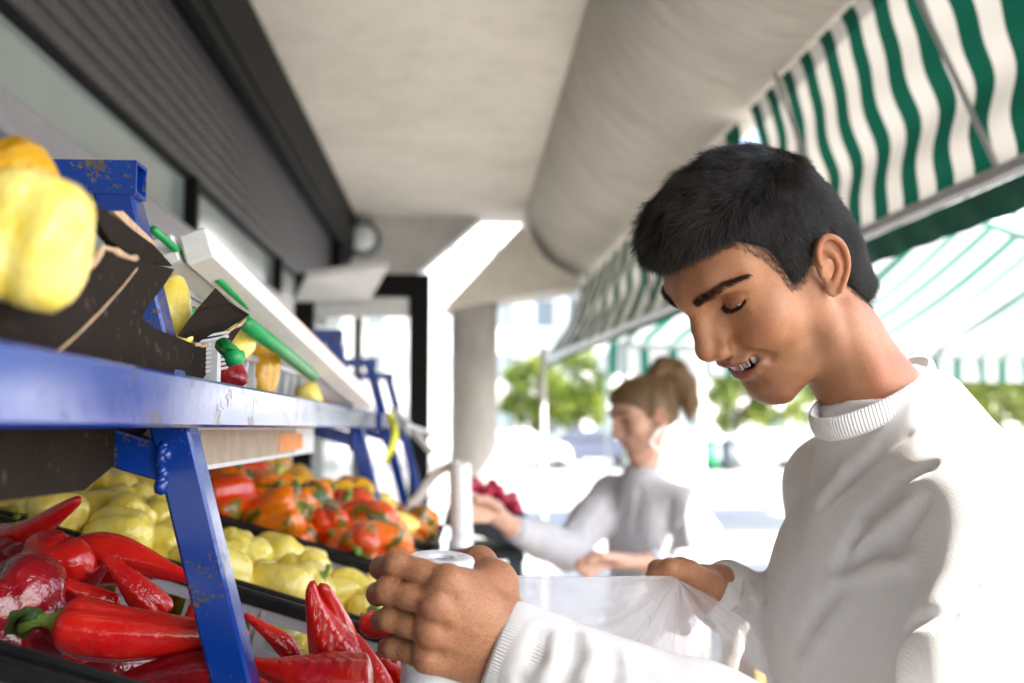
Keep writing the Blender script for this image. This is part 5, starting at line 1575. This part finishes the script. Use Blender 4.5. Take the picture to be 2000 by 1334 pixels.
def man_hair():
    rng = np.random.default_rng(3)
    H = SDF((-.15, -.11, -.11), (.15, .11, .175), .0025)
    H.ell((-.004, 0, .045), (.099, .079, .094), .01)
    H.ell((.042, 0, .095), (.063, .061, .044), .03)
    H.ell((.069, 0, .100), (.039, .047, .026), .02)
    H.ell((-.054, 0, .000), (.048, .059, .053), .03)
    H.cap((-.050, 0, -.03), (-.052, 0, -.09), .055, .053, .03)
    poly = [(.140, .086), (.112, .081), (.097, .084), (.078, .085), (.062, .080), (.054, .064), (.046, .050), (.039, .030), (.0345, .006), (.025, .002), (.014, .004), (.007, .010), (-.004, .018), (-.014, .022), (-.026, .022),
            (-.033, .024), (-.036, .000), (-.036, -.030), (-.040, -.056), (-.054, -.082), (-.14, -.082), (-.17, .05), (-.12, .18), (.05, .19), (.15, .17)]
    PX, PZ = np.meshgrid(H.ax[0], H.ax[2], indexing='ij')
    ps = poly_sdf(PX, PZ, poly)[:, None, :] + .0015
    k = .010; hh = np.maximum(k - np.abs(H.d - ps), 0) / k
    H.d = (np.maximum(H.d, ps) + hh * hh * k * .25).astype(np.float32)

    def lump(X, Y, Z):
        P = np.stack(np.broadcast_arrays(X, Y, Z), -1); w = np.clip((P[..., 2] - .07) / .05, .15, 1)
        return .0048 * w * noise3(P * (1, 1.8, 1), 75, 5, 3)
    H.field(lump)
    hv, hf = H.net(1)
    hm = hair_material('black_hair', (.0025, .0021, .0019), (.026, .018, .013), .36)
    cap = mlink('hair', mesh_np('hair', xform(hv, HEAD_M), hf), mat('hair_base', (.006, .005, .0045), .85, .3, 60, spec=.2))
    n = 60000
    P, N = tri_sample(hv, hf, n * 2, rng)
    C = np.array((-.008, 0, .045)); ok = ((N * (P - C)).sum(1) > -.02)
    P, N = P[ok][:n], N[ok][:n]; n = len(P)
    top = np.clip((P[:, 2] - .080) / .045, 0, 1)[:, None]; fr = np.clip((P[:, 0] - .05) / .05, 0, 1)[:, None]; sd = np.sign(P[:, 1:2])
    F_top = np.array((.75, 0, .25)) + np.concatenate([.1 * fr, sd * .05, .1 * fr], 1)
    F_side = np.concatenate([np.clip(P[:, 0:1] * 6, -.5, .35), sd * .0, -1 + 0 * sd], 1)
    D1 = F_top * top + F_side * (1 - top)
    D1 = D1 - N * (D1 * N).sum(1, keepdims=True) * .9; D1 /= np.linalg.norm(D1, axis=1, keepdims=True) + 1e-6
    clump = np.stack([noise3(P, 150, s_, 2) for s_ in (1, 2, 3)], 1)
    D0 = N * (.36 + .30 * top) + D1 * .8 + clump * .30; D1 = D1 + N * .02 + clump * (.30 + .45 * top)
    L = (.0095 + .012 * top[:, 0] + .004 * fr[:, 0] * top[:, 0]) * rng.uniform(.6, 1.25, n)
    Q = grow(P - N * .0012, D0, D1, L, 6, .16, rng)
    strands('hair_strands', hxf(Q), np.linspace(1, .35, 6)[None] * .00016 * np.ones((n, 1)), hm, cap)
    fy = rng.choice(n, 1100); Pf, Nf = P[fy], N[fy]                      # stray hairs that stand off the outline
    Q = grow(Pf, Nf * .75 + D1[fy] * .5, Nf * .25 + D1[fy] * .9, rng.uniform(.010, .021, len(fy)) * (.45 + .55 * top[fy, 0]), 6, .22, rng)
    strands('stray_hair', hxf(Q), np.linspace(1, .3, 6)[None] * .00009 * np.ones((len(fy), 1)), hm, cap)
    pe = poly_sdf(HV[:, 0], HV[:, 2], poly)
    e = np.nonzero((pe > -.012) & (pe < .0028) & (HV[:, 2] > -.085) & (np.abs(HV[:, 1]) < .079) & ~((HV[:, 0] < .012) & (HV[:, 0] > -.036) & (HV[:, 2] < .04) & (np.abs(HV[:, 1]) > .071)))[0]
    e = rng.choice(e, 16000); P = HV[e] + rng.normal(size=(len(e), 3)) * .0007
    N = P - np.array((0, 0, .03)); N /= np.linalg.norm(N, axis=1, keepdims=True)
    fh = (P[:, 0] > .06)[:, None]
    D = np.where(fh, np.array((.9, 0, .55)), np.array((-.12, 0, -1.0))) + N * .22
    Q = grow(P - N * .0005, D + N * .3, D, rng.uniform(.003, .0065, len(P)) * (1 + .4 * fh[:, 0]), 4, .16, rng)
    strands('hairline', hxf(Q), np.linspace(.00009, .00003, 4)[None], hm, cap)
    b, l = brow_lash(HV, rng)
    strands('eyebrow', hxf(b), np.linspace(.00012, .00004, 5)[None], hm, MAN)
    strands('eyelash', hxf(l), np.linspace(.00015, .00006, 5)[None], hm, MAN)


man_hair()
mlink('eyeball', eye_mesh(HEAD_M), eye_material())
mlink('teeth', teeth_mesh(HEAD_M), mat('teeth', (.80, .76, .68), .25, .05, 300))


def man_sweater():
    S = SDF((.00, .58, .84), (.74, 1.50, 1.62), .0045)
    dn = np.array([0, 0, -1.0])
    RB = np.stack([BF, BL, (0, 0, 1)], 1)
    S.ell(CC + dn * .255 - BF * .006, (.122, .160, .195), .03, rot=RB)
    S.ell(CC + dn * .50 - BF * .012, (.122, .165, .30), .05, rot=RB)
    S.cap(CC + dn * .052 - BF * .012, SHL + dn * .004, .054, .064, .04); S.cap(CC + dn * .052 - BF * .012, SHR + dn * .004, .045, .058, .04)
    S.cap(CC - CN * .045, CC - CN * .10, .060, .085, .03)
    S.cap(CB - CN * .040 - nrm(CB - CC) * .022, SHL * .75 + CC * .25 + dn * .01, .040, .062, .04)
    S.cap(CC - CN * .012, CC - CN * .05, .0655, .0665, .012, flat=(nrm(CU), .97))
    S.path([SHL, SHL * .5 + EL * .5, EL], [.073, .067, .060], .03); S.path([EL, WL * .55 + EL * .45, WL + nrm(EL - WL) * .030], [.058, .051, .0400], .02)
    S.path([SHR, ER], [.060, .056], .03); S.path([ER, WR * .5 + ER * .5, WR + nrm(ER - WR) * .022], [.058, .049, .040], .02)
    # folds: armpit, shoulder, chest, forearm
    folds(S, [([(1648, 1112), (1705, 1070), (1765, 1030), (1800, 985)], .013, -.013), ([(1650, 1095), (1668, 1050), (1700, 1000), (1750, 960)], .011, -.011),
              ([(1668, 1080), (1730, 1028), (1780, 990)], .013, .007), ([(1640, 1132), (1720, 1108), (1790, 1092)], .014, .008), ([(1690, 1010), (1745, 950), (1820, 912)], .010, -.006),
              ([(1610, 985), (1660, 930), (1715, 885), (1770, 850)], .011, -.005), ([(1596, 975), (1648, 915), (1700, 872)], .013, .003),
              ([(1588, 880), (1572, 960), (1562, 1060)], .010, -.003), ([(1640, 1140), (1600, 1190), (1560, 1260)], .013, -.006),
              ([(1660, 1180), (1610, 1245), (1570, 1310)], .014, .004), ([(1900, 1150), (1850, 1200), (1760, 1240)], .013, -.006)], .55, 1.4)
    folds(S, [([(1062, 1238), (1050, 1280), (1020, 1330)], .010, -.005), ([(1085, 1245), (1080, 1290), (1060, 1330)], .009, .004), ([(1118, 1238), (1120, 1280), (1100, 1330)], .010, -.0065),
              ([(1150, 1255), (1160, 1290), (1140, 1330)], .010, .005), ([(1185, 1265), (1200, 1300), (1190, 1332)], .011, -.006), ([(1245, 1300), (1260, 1320)], .012, -.004)], .55, 1.0)
    folds(S, [([(1420, 1115), (1450, 1150), (1480, 1200)], .012, -.004), ([(1450, 1120), (1475, 1160), (1500, 1200)], .010, .003), ([(1425, 1190), (1460, 1200), (1500, 1205)], .010, -.003),
              ([(1470, 1130), (1490, 1170), (1500, 1230)], .010, -.004)], .9, 1.3)

    def crease(X, Y, Z):
        P = np.stack(np.broadcast_arrays(X, Y, Z), -1)
        return .0010 * noise3(P * (1, 1, .6), 26, 11, 2) + .0004 * noise3(P, 90, 12, 2)
    S.field(crease)
    # neck opening and wrists
    S.cap(CC - CN * .02, CC + CN * .09, .0490, .0490, .003, 'sub'); S.ell(CC + CN * .034 + nrm(CU) * .004, (.080, .078, .037), .006, rot=np.stack([nrm(CU), nrm(CV), CN], 1), mode='sub')
    V, F = S.net(2)
    me = mesh_np('sweatshirt', V, F)
    return me


SWEATER = mlink('sweatshirt', man_sweater(), KNIT)
prof = [(-.016, -.004), (-.012, .0025), (-.004, .0038), (.004, .0034), (.0085, .0018), (.0100, -.0010), (.0075, -.0032), (-.004, -.0042)]
b = ribbed_band(CC + CN * .0015, CU * 1.02, CV * 1.04, CN, prof, 118, .0008, m=944)
mlink('collar', b.me('collar', True), KNIT, SWEATER)
for W_, E_, r1, r2, ln in ((WL, EL, .0370, .0325, .055), (WR, ER, .0365, .0330, .040)):
    ax = nrm(E_ - W_); u = nrm(np.cross(ax, (0, 1, .0))); v = np.cross(ax, u)
    pr = [(.004, -.0040), (.0005, -.0022), (-.0005, .0), (.003, .0020), (.012, .0028), (ln * .6, .0036), (ln * .85, .0044), (ln, .0010), (ln + .006, -.006)]
    bb = ribbed_band(W_ + ax * .002, u * r1, v * r2, ax, pr, 92, .0007, m=736)
    mlink('cuff', bb.me('cuff', True), KNIT, SWEATER)
# trousers and shoes, below the frame
tr = SDF((.25, .80, .06), (.66, 1.40, .99), .010)
for sg in (-1, 1):
    hip = CC + BL * sg * .085 + np.array([.01, 0, -.64]); kn = hip + np.array([0, 0, -.44]); an = np.array([hip[0] + .01, hip[1], .10])
    tr.cap(hip, kn, .100, .075, .04); tr.cap(kn, an, .074, .062, .02)
tr.ell(CC + np.array([.01, 0, -.60]), (.125, .165, .12), .04)
mlink('trousers', mesh_np('trousers', *tr.net(1)), mat('dark_denim', (.03, .04, .07), .85, .3, 40, .2, 600))
for sg in (-1, 1):
    an = np.array([CC[0] + .02, CC[1], 0]) + BL * sg * .085
    sh = SDF(an + (-.24, -.16, -.01), an + (.12, .12, .14), .007); sh.cap(an + (.02, 0, .055), an + (.02, 0, .09), .045, .048, .02); sh.cap(an + (.0, 0, .045), an + BF * .15 + (0, 0, .035), .046, .036, .03)
    mlink('shoe', mesh_np('shoe', *sh.net(1)), mat('white_leather', (.6, .6, .58), .5))

# ------------------------------------------------------------------ the woman further along the stall
WM = mat4(rotm(196, 16, 0), at(1262, 820, 2.99), .95); WI = np.linalg.inv(WM)
WSKIN = skin_material('woman_skin', (.52, .31, .215), (.48, .20, .13), (.45, .14, .12), 0.0)
WC = at(1252, 918, 2.99); W0 = np.array([WC[0], WC[1], 0])
WOMAN = empty('person', W0, label='woman with blonde ponytail, white earring and pale grey sweatshirt reaching for a roll', cat='person')


def wlink(name, me, m, parent=None):
    me.transform(Matrix.Translation(-Vector(W0))); return link(name, me, m, parent or WOMAN)


wf = nrm(np.array([-.93, -.37, 0])); wl = np.array([-wf[1], wf[0], 0]); wl = wl * (-1 if wl[1] > 0 else 1)
wSL = at(1340, 992, 2.90); wSR = WC - wl * .125 + np.array([-.03, 0, -.080])
wEL = at(1395, 1120, 2.80); wWL = at(1262, 1098, 2.62)
wER = at(1108, 1075, 2.80); wWR = at(1000, 1030, 2.55)


def woman_hands(S):
    A = at; fo = nrm(wER - wWR)
    S.cap(wWR + fo * .05, wWR, .026, .023, .01); S.cap(wWR, A(962, 1000, 2.46), .024, .026, .015, flat=((0, 1, 0), .7))
    for q, (a, b) in enumerate((((950, 978), (922, 968)), ((944, 990), (912, 984)), ((944, 1002), (912, 1000)), ((948, 1014), (918, 1014)))):
        S.path([A(965, 1000, 2.46), A(*a, 2.42), A(*b, 2.36), A(b[0] - 8, b[1] + 4, 2.33)], [.014, .0098, .0088, .007], .006)
    S.path([A(975, 992, 2.45), A(950, 975, 2.38), A(930, 975, 2.33)], [.013, .010, .008], .006)
    fo = nrm(wEL - wWL)
    S.cap(wWL + fo * .06, wWL, .027, .024, .01); S.cap(wWL, A(1200, 1094, 2.56), .025, .027, .015, flat=((0, 0, 1), .75))
    for q, (a, b) in enumerate((((1160, 1082), (1132, 1098)), ((1156, 1094), (1128, 1108)), ((1160, 1104), (1136, 1116)), ((1166, 1112), (1146, 1122)))):
        S.path([A(1200, 1096, 2.56), A(*a, 2.53), A(*b, 2.51), A(b[0] + 8, b[1] + 6, 2.53)], [.014, .0098, .0088, .007], .006)
    S.path([A(1210, 1090, 2.54), A(1175, 1086, 2.49), A(1150, 1096, 2.48)], [.013, .010, .008], .006)


def woman():
    def wh(p): return xform(np.asarray(p, float)[None], WI)[0]
    n0 = np.array((-.024, 0, -.022)); nb = wh(WC + np.array([0, 0, -.02]))
    S = sculpt_head(.0030, [(n0, .042), (nb * .5 + n0 * .5, .042), (nb, .048)], 1.0, 0.0)
    hv, hf = S.net(1); parts = [(xform(hv, WM), hf, head_masks(hv, 1.0))]
    lo = np.minimum.reduce([at(880, 1150, 2.28), at(1300, 1150, 2.9), at(880, 930, 2.28)]) - .03; hi = np.maximum.reduce([at(1300, 950, 2.9), at(1000, 930, 2.9)]) + .03
    H = SDF(lo, hi, .0032); woman_hands(H); parts.append((*H.net(1), None))
    B = SDF(WC + (-.45, -.75, -WC[2] - .02), WC + (.35, .40, .03), .014)
    B.cap(WC, WC + np.array([0, 0, -.09]), .042, .050, .03); B.ell(WC + np.array([.01, 0, -.24]), (.075, .095, .16), .03); B.ell(WC + np.array([.01, 0, -.50]), (.08, .11, .2), .04)
    for a, b, c in ((wSL, wEL, wWL), (wSR, wER, wWR)): B.cap(a, b, .036, .032, .02); B.cap(b, c, .031, .021, .01)
    for sg in (-1, 1):
        hip = WC + wl * sg * .08 + np.array([.01, 0, -.62]); an = np.array([hip[0], hip[1], .07]); kn = hip * .52 + an * .48
        B.cap(hip, kn, .078, .05, .03); B.cap(kn, an, .048, .034, .02); B.cap(an, an + wf * .15 + (0, 0, -.04), .032, .024, .02)
    parts.append((*B.net(1), None))
    V = np.concatenate([p[0] for p in parts]); off = np.cumsum([0] + [len(p[0]) for p in parts]); F = np.concatenate([p[1] + o for p, o in zip(parts, off)])
    me = mesh_np('body', V, F)
    for k in ('lips', 'inmouth', 'beard', 'flush'): vattr(me, k, np.concatenate([p[2][k] if p[2] else np.zeros(len(p[0])) for p in parts]))
    wlink('body', me, WSKIN)
    # hair: pulled back into a high ponytail
    H = SDF((-.26, -.10, -.14), (.13, .10, .21), .004)
    H.ell((-.008, 0, .045), (.101, .079, .092), .01); H.ell((.040, 0, .075), (.058, .064, .050), .03); H.ell((-.055, 0, .005), (.048, .058, .048), .03)
    poly = [(.14, .088), (.098, .080), (.086, .076), (.062, .060), (.040, .040), (.026, .010), (.014, .006), (.004, .026), (-.010, .036), (-.026, .030), (-.034, .005), (-.05, -.03), (-.07, -.05), (-.13, -.05), (-.17, .05), (-.12, .18), (.05, .19), (.15, .17)]
    PX, PZ = np.meshgrid(H.ax[0], H.ax[2], indexing='ij'); H.d = np.maximum(H.d, poly_sdf(PX, PZ, poly)[:, None, :]).astype(np.float32)
    H.ell((-.072, 0, .132), (.026, .026, .022), .008)                                     # hair tie knot
    H.path([(-.075, 0, .138), (-.105, .004, .150), (-.140, .006, .125), (-.156, .008, .075), (-.158, .008, .020), (-.146, .006, -.030)], [.020, .028, .034, .036, .030, .010], .012)
    H.ell((-.118, .004, .085), (.032, .026, .050), .015)
    H.field(lambda X, Y, Z: .0022 * np.sin(Y * 420 + 8 * np.sin(X * 30 + Z * 22)))
    hv2, hf2 = H.net(1)
    t = NT('blonde_hair'); n = t.noise(9, 4); mp = t.n('Mapping'); mp.inputs['Scale'].default_value = (10, 190, 10); t.l(t.co(), mp.inputs['Vector']); n2 = t.noise(1.5, 4, .6, mp.outputs[0])
    t.set(col=t.mix(n2, (.045, .022, .007), (.25, .135, .040)), rough=.42, spec=.5)
    hm = hair_material('blonde_strands', (.05, .025, .009), (.28, .155, .048), .4)
    cap = wlink('hair', mesh_np('hair', xform(hv2, WM), hf2), t.m)
    rng = np.random.default_rng(8); P, N = tri_sample(hv2, hf2, 9000, rng)
    K = np.array((-.078, 0, .135)); D = np.where((P[:, 0] < -.10)[:, None], np.array((-.25, 0, -1.0)), K - P); D = D / (np.linalg.norm(D, axis=1, keepdims=True) + 1e-6)
    D = D - N * (D * N).sum(1, keepdims=True) * .9; Q = grow(P, D + N * .12, D + N * .02, rng.uniform(.02, .045, len(P)), 5, .10, rng)
    strands('hair_strands', xform(Q.reshape(-1, 3), WM).reshape(Q.shape) - W0, np.linspace(.00022, .0001, 5)[None], hm, cap)
    wlink('hair_tie', MB().lathe([(.019, -.008), (.025, -.004), (.025, .004), (.019, .008)], 18, WM @ mat4(rot_axis((0, 1, 0), -60), (-.084, 0, .142))).me('hair_tie', True), mat('dark_band', (.04, .025, .02), .7), cap)
    b, l = brow_lash(hv, rng, 1.0); bm = hair_material('brown_brow', (.05, .03, .02), (.09, .055, .03))
    strands('eyebrow', xform(b.reshape(-1, 3), WM).reshape(b.shape) - W0, np.linspace(.00016, .00006, 5)[None], bm, WOMAN)
    strands('eyelash', xform(l.reshape(-1, 3), WM).reshape(l.shape) - W0, np.linspace(.00020, .00008, 5)[None], bm, WOMAN)
    # white triangular hoop earring hanging from the near ear
    E0 = xform(np.array([[.000, .082, -.030]]), WM)[0]
    ring = np.array([(-.006, 0, -.004), (-.027, 0, -.034), (-.024, 0, -.044), (-.004, 0, -.062), (.006, 0, -.062), (.026, 0, -.044), (.028, 0, -.034), (.007, 0, -.004), (-.006, 0, -.004)])
    wlink('earring', MB().tube(spline(ring * 1.15, 40) + E0 + np.array([0, -.010, .004]), .0066, 8).me('earring', True), mat('white_resin', (.82, .79, .74), .3))
    # sweatshirt
    S = SDF(WC + (-.42, -.60, -.62), WC + (.30, .32, .02), .0075); dn = np.array([0, 0, -1.0]); RB = np.stack([wf, wl, (0, 0, 1)], 1)
    S.ell(WC + dn * .22 + (.02, 0, 0), (.115, .145, .17), .03, rot=RB); S.ell(WC + dn * .46 + (.03, 0, 0), (.135, .165, .24), .05, rot=RB)
    S.cap(WC + dn * .035, wSL, .040, .056, .04); S.cap(WC + dn * .035, wSR, .040, .054, .04); S.cap(WC + dn * .005, WC + dn * .08, .052, .07, .02)
    S.path([wSL, wSL * .5 + wEL * .5, wEL], [.060, .062, .062], .03); S.path([wEL, wWL * .4 + wEL * .6, wWL + nrm(wEL - wWL) * .02], [.060, .052, .034], .02)
    S.path([wSR, wSR * .5 + wER * .5, wER], [.058, .058, .056], .03); S.path([wER, wWR * .5 + wER * .5, wWR + nrm(wER - wWR) * .012], [.055, .048, .032], .02)
    folds(S, [([(1190, 985), (1160, 1040), (1150, 1080)], .022, -.010), ([(1215, 980), (1195, 1050)], .018, .006), ([(1310, 980), (1300, 1040), (1310, 1080)], .022, -.012), ([(1340, 990), (1345, 1060)], .018, .006),
              ([(1250, 960), (1240, 1040)], .020, -.006), ([(1130, 1020), (1090, 1050)], .016, -.007), ([(1060, 1040), (1050, 1070)], .014, -.006), ([(1275, 990), (1268, 1060)], .016, .006)], 2.2, 3.3)
    S.field(lambda X, Y, Z: .0035 * noise3(np.stack(np.broadcast_arrays(X, Y, Z), -1), 26, 15, 2))
    S.cap(WC + dn * .02, WC + (0, 0, .05), .044, .046, .003, 'sub')
    kn = knit_material('pale_grey_knit', (.47, .455, .475)); sw = wlink('sweatshirt', mesh_np('sweatshirt', *S.net(2)), kn)
    wlink('collar', ribbed_band(WC + dn * .002, nrm(wf) * .050, wl * .050, np.array([0, 0, 1.0]), [(-.012, -.003), (-.008, .003), (.002, .003), (.008, .0), (.006, -.003)], 80, .0008, m=320).me('collar', True), kn, sw)
    for W_, E_ in ((wWL, wEL), (wWR, wER)):
        ax = nrm(E_ - W_); u = nrm(np.cross(ax, (0, 0, 1))); v = np.cross(ax, u)
        wlink('cuff', ribbed_band(W_ + ax * .004, u * .030, v * .030, ax, [(.002, -.003), (0, .0), (.006, .003), (.03, .004), (.045, .002), (.05, -.004)], 60, .0008, m=240).me('cuff', True), kn, sw)
    tr = SDF(WC + (-.2, -.25, -WC[2] + .05), WC + (.25, .25, -.5), .014)
    for sg in (-1, 1):
        hip = WC + wl * sg * .075 + np.array([.01, 0, -.62]); an = np.array([hip[0], hip[1], .10]); tr.cap(hip, an, .092, .055, .03)
    tr.ell(WC + np.array([.01, 0, -.6]), (.115, .15, .12), .04); wlink('trousers', mesh_np('trousers', *tr.net(1)), mat('blue_denim', (.08, .12, .22), .85, .3, 40))
    for sg in (-1, 1):
        an = np.array([WC[0] + .01, WC[1], 0]) + wl * sg * .078; s2 = SDF(an + (-.22, -.2, -.01), an + (.12, .14, .14), .008)
        s2.cap(an + (0, 0, .05), an + (0, 0, .09), .04, .042, .02); s2.cap(an + (0, 0, .04), an + wf * .13 + (0, 0, .03), .04, .03, .02); wlink('shoe', mesh_np('shoe', *s2.net(1)), MATS['white_leather'])


woman()

# ------------------------------------------------------------------ bag rolls and the pulled plastic bag
pl = NT('roll_plastic'); pl.set(col=pl.mix(pl.noise(30, 4), (.70, .71, .76), (.84, .84, .85)), rough=pl.math('MULTIPLY_ADD', pl.noise(80, 4), .25, .12), spec=.6, sss=.15, ssss=.01)
_w = pl.n('TexWave', bands_direction='Z'); _w.inputs['Scale'].default_value = 14; _w.inputs['Distortion'].default_value = 9; _w.inputs['Detail'].default_value = 4; pl.l(pl.co(), _w.inputs['Vector'])
pl.bump(_w.outputs['Fac'], .35, .004, pl.bump(pl.noise(120, 4, .6), .35, .0025)); ROLL = pl.m


def bag_roll(label, top, bot, r, core):
    e = empty('bag_roll', bot, label=label, cat='bag roll'); top = np.asarray(top, float); bot = np.asarray(bot, float); ax = nrm(top - bot); L = np.linalg.norm(top - bot)
    M = frame((0, 0, 0), ax, (0, 1, 0.001)) @ np.array([[0, 0, 1, 0], [1, 0, 0, 0], [0, 1, 0, 0], [0, 0, 0, 1.]])
    rg = np.random.default_rng(2); pr = [(r * (1 + .012 * rg.normal()), z) for z in np.linspace(0, L - .002, 26)] + [(r * .97, L), (r * .80, L + .0012), (r * .62, L - .0005), (core * 1.15, L + .0006), (core, L - .001), (core * .98, L - .04), (0, L - .041)]
    link('film_winding', MB().lathe([(0, 0)] + pr, 48, M).me('film_winding', True), ROLL, e)
    link('core', MB().lathe([(core * .97, L - .035), (core * .97, L - .0030), (core * .80, L - .0022), (core * .78, L - .035)], 28, M).me('core', True), mat('core_plastic', (.38, .40, .48), .3), e)
    return e


bag_roll('white roll of thin plastic bags gripped in the fist of the man', at(862, 1088, .830), at(842, 1420, .830), .0279, .0092)
bag_roll('white roll of plastic bags standing beyond the orange peppers, touched by the woman', at(898, 905, 2.30), at(902, 1068, 2.30), .0255, .008)
h = empty('roll_holder', at(800, 985, 2.33), label='white curved arm holding the far roll of bags', cat='holder')
H0 = at(800, 985, 2.33)
link('arm', MB().tube(spline(np.array([at(800, 990, 2.33), at(820, 968, 2.33), at(842, 935, 2.33), at(868, 915, 2.32), at(896, 906, 2.30)]) - H0, 18), np.linspace(.013, .010, 18), 10).me('arm', True), mat('white_bracket', (.74, .73, .71), .4), h)
link('foot', MB().bar(at(800, 990, 2.33) - H0, at(792, 1060, 2.33) - H0, .03, .02, bev=.003).me('foot'), MATS['white_bracket'], h)
link('spindle', MB().tube(np.array([at(896, 906, 2.30), at(902, 1085, 2.30)]) - H0, .0065, 8).me('spindle', True), MATS['white_bracket'], h)

# the bag: two films, gathered at the right hand, still joined to the roll
ft = NT('bag_film')
ft.set(col=(.90, .90, .92), rough=.12, spec=.8)
_vo = ft.n('TexVoronoi', feature='DISTANCE_TO_EDGE'); _vo.inputs['Scale'].default_value = 15; _mp = ft.n('Mapping'); _mp.inputs['Scale'].default_value = (1, .8, 2.6); _mp.inputs['Rotation'].default_value = (.4, .3, .9)
_dn = ft.noise(9, 3, out='Color'); _mv = ft.mix(.25, ft.co(), _dn); ft.l(_mv, _mp.inputs['Vector']); ft.l(_mp.outputs[0], _vo.inputs['Vector'])
ft.bump(_vo.outputs['Distance'], .45, .014, ft.bump(ft.noise(60, 3, .6), .35, .004))
_tp = ft.n('BsdfTransparent'); _tp.inputs['Color'].default_value = (.97, .97, .98, 1); _tl = ft.n('BsdfTranslucent'); _tl.inputs['Color'].default_value = (.85, .85, .88, 1)
_m1 = ft.n('MixShader'); _m1.inputs[0].default_value = .45; ft.l(ft.b.outputs[0], _m1.inputs[1]); ft.l(_tl.outputs[0], _m1.inputs[2])
_m2 = ft.n('MixShader'); _m2.inputs[0].default_value = .40
ft.l(_tp.outputs[0], _m2.inputs[1]); ft.l(_m1.outputs[0], _m2.inputs[2]); ft.l(_m2.outputs[0], ft.out.inputs[0])
FILM = ft.m


def film(seed, off):
    nu, nv = 130, 90; r = np.random.default_rng(seed); u = np.linspace(0, 1, nu)[:, None]; v = np.linspace(0, 1, nv)[None]
    top = spline(np.array([at(870, 1116, .852), at(960, 1122, .868), at(1100, 1130, .925), at(1220, 1125, .985), at(1322, 1128, 1.046)]), nu)
    mid = spline(np.array([at(868, 1240, .852), at(960, 1240, .868), at(1100, 1225, .915), at(1230, 1205, .965), at(1345, 1190, 1.040)]), nu)
    low = spline(np.array([at(866, 1390, .852), at(960, 1400, .862), at(1130, 1420, .900), at(1290, 1425, .945), at(1440, 1400, 1.010)]), nu)
    P = (2 * (v - .5) * (v - 1))[..., None] * top[:, None] + (4 * v * (1 - v))[..., None] * mid[:, None] + (2 * v * (v - .5))[..., None] * low[:, None]
    n = nrm(np.cross(top[-1] - top[0], low[0] - top[0])); n = n * (-1 if n[1] > 0 else 1)
    B_ = top[-1]; d = P - B_; rad = np.linalg.norm(d, axis=2); ang = np.arctan2(-(d @ _up), -(d @ _rt) + 1e-9)
    w = np.zeros(rad.shape)
    for k, a in ((9, .0045), (17, .0030), (29, .0018)): w += a * np.sin(ang * k + r.uniform(0, 6.28) + 2 * np.sin(rad * 18 + seed)) * np.clip(rad / .10, 0, 1) * np.exp(-rad / .32)
    w += .0045 * noise3(P, 32, seed, 2) * np.clip(v * 4, 0, 1) + .0016 * noise3(P, 110, seed + 1, 2)
    w += off * np.clip(v * 5, 0, 1)
    return P + n * (w * np.clip(u * 6, 0, 1))[..., None]


bag = empty('plastic_bag', at(1322, 1128, 1.046), label='clear crinkled plastic bag stretched between the hands of the man', cat='plastic bag')
BO = at(1322, 1128, 1.046)
for s_, off in ((3, .004), (8, -.012)): link('film', MB().grid(film(s_, off) - BO).me('film', True), FILM, bag)
# the loose tail of the bag beyond the right hand
nu, nv = 60, 70; u = np.linspace(0, 1, nu)[:, None]; v = np.linspace(0, 1, nv)[None]
cen = spline(np.array([at(1325, 1135, 1.042), at(1345, 1200, 1.030), at(1365, 1270, 1.015), at(1380, 1400, 1.000)]), nv)[None]
wid = np.interp(np.linspace(0, 1, nv), [0, .15, .4, .7, 1], [.004, .030, .058, .066, .075])[None]
P = cen + ((u - .5) * 2 * wid)[..., None] * _rt + (np.sin(u * 22 + 3 * v) * .006 * np.clip(v * 5, 0, 1) * (1 - .3 * v) - .02 * np.cos((u - .5) * 3) * np.clip(v * 3, 0, 1))[..., None] * _fw
P = P + (.005 * noise3(P, 60, 31, 2) * np.clip(v * 6, 0, 1))[..., None] * _fw
link('tail', MB().grid(P - BO).me('tail', True), FILM, bag)
rim_pts = film(3, .004)[:, 0] - BO
link('hem', MB().tube(rim_pts[10:], .0011, 5).me('hem', True), FILM, bag)
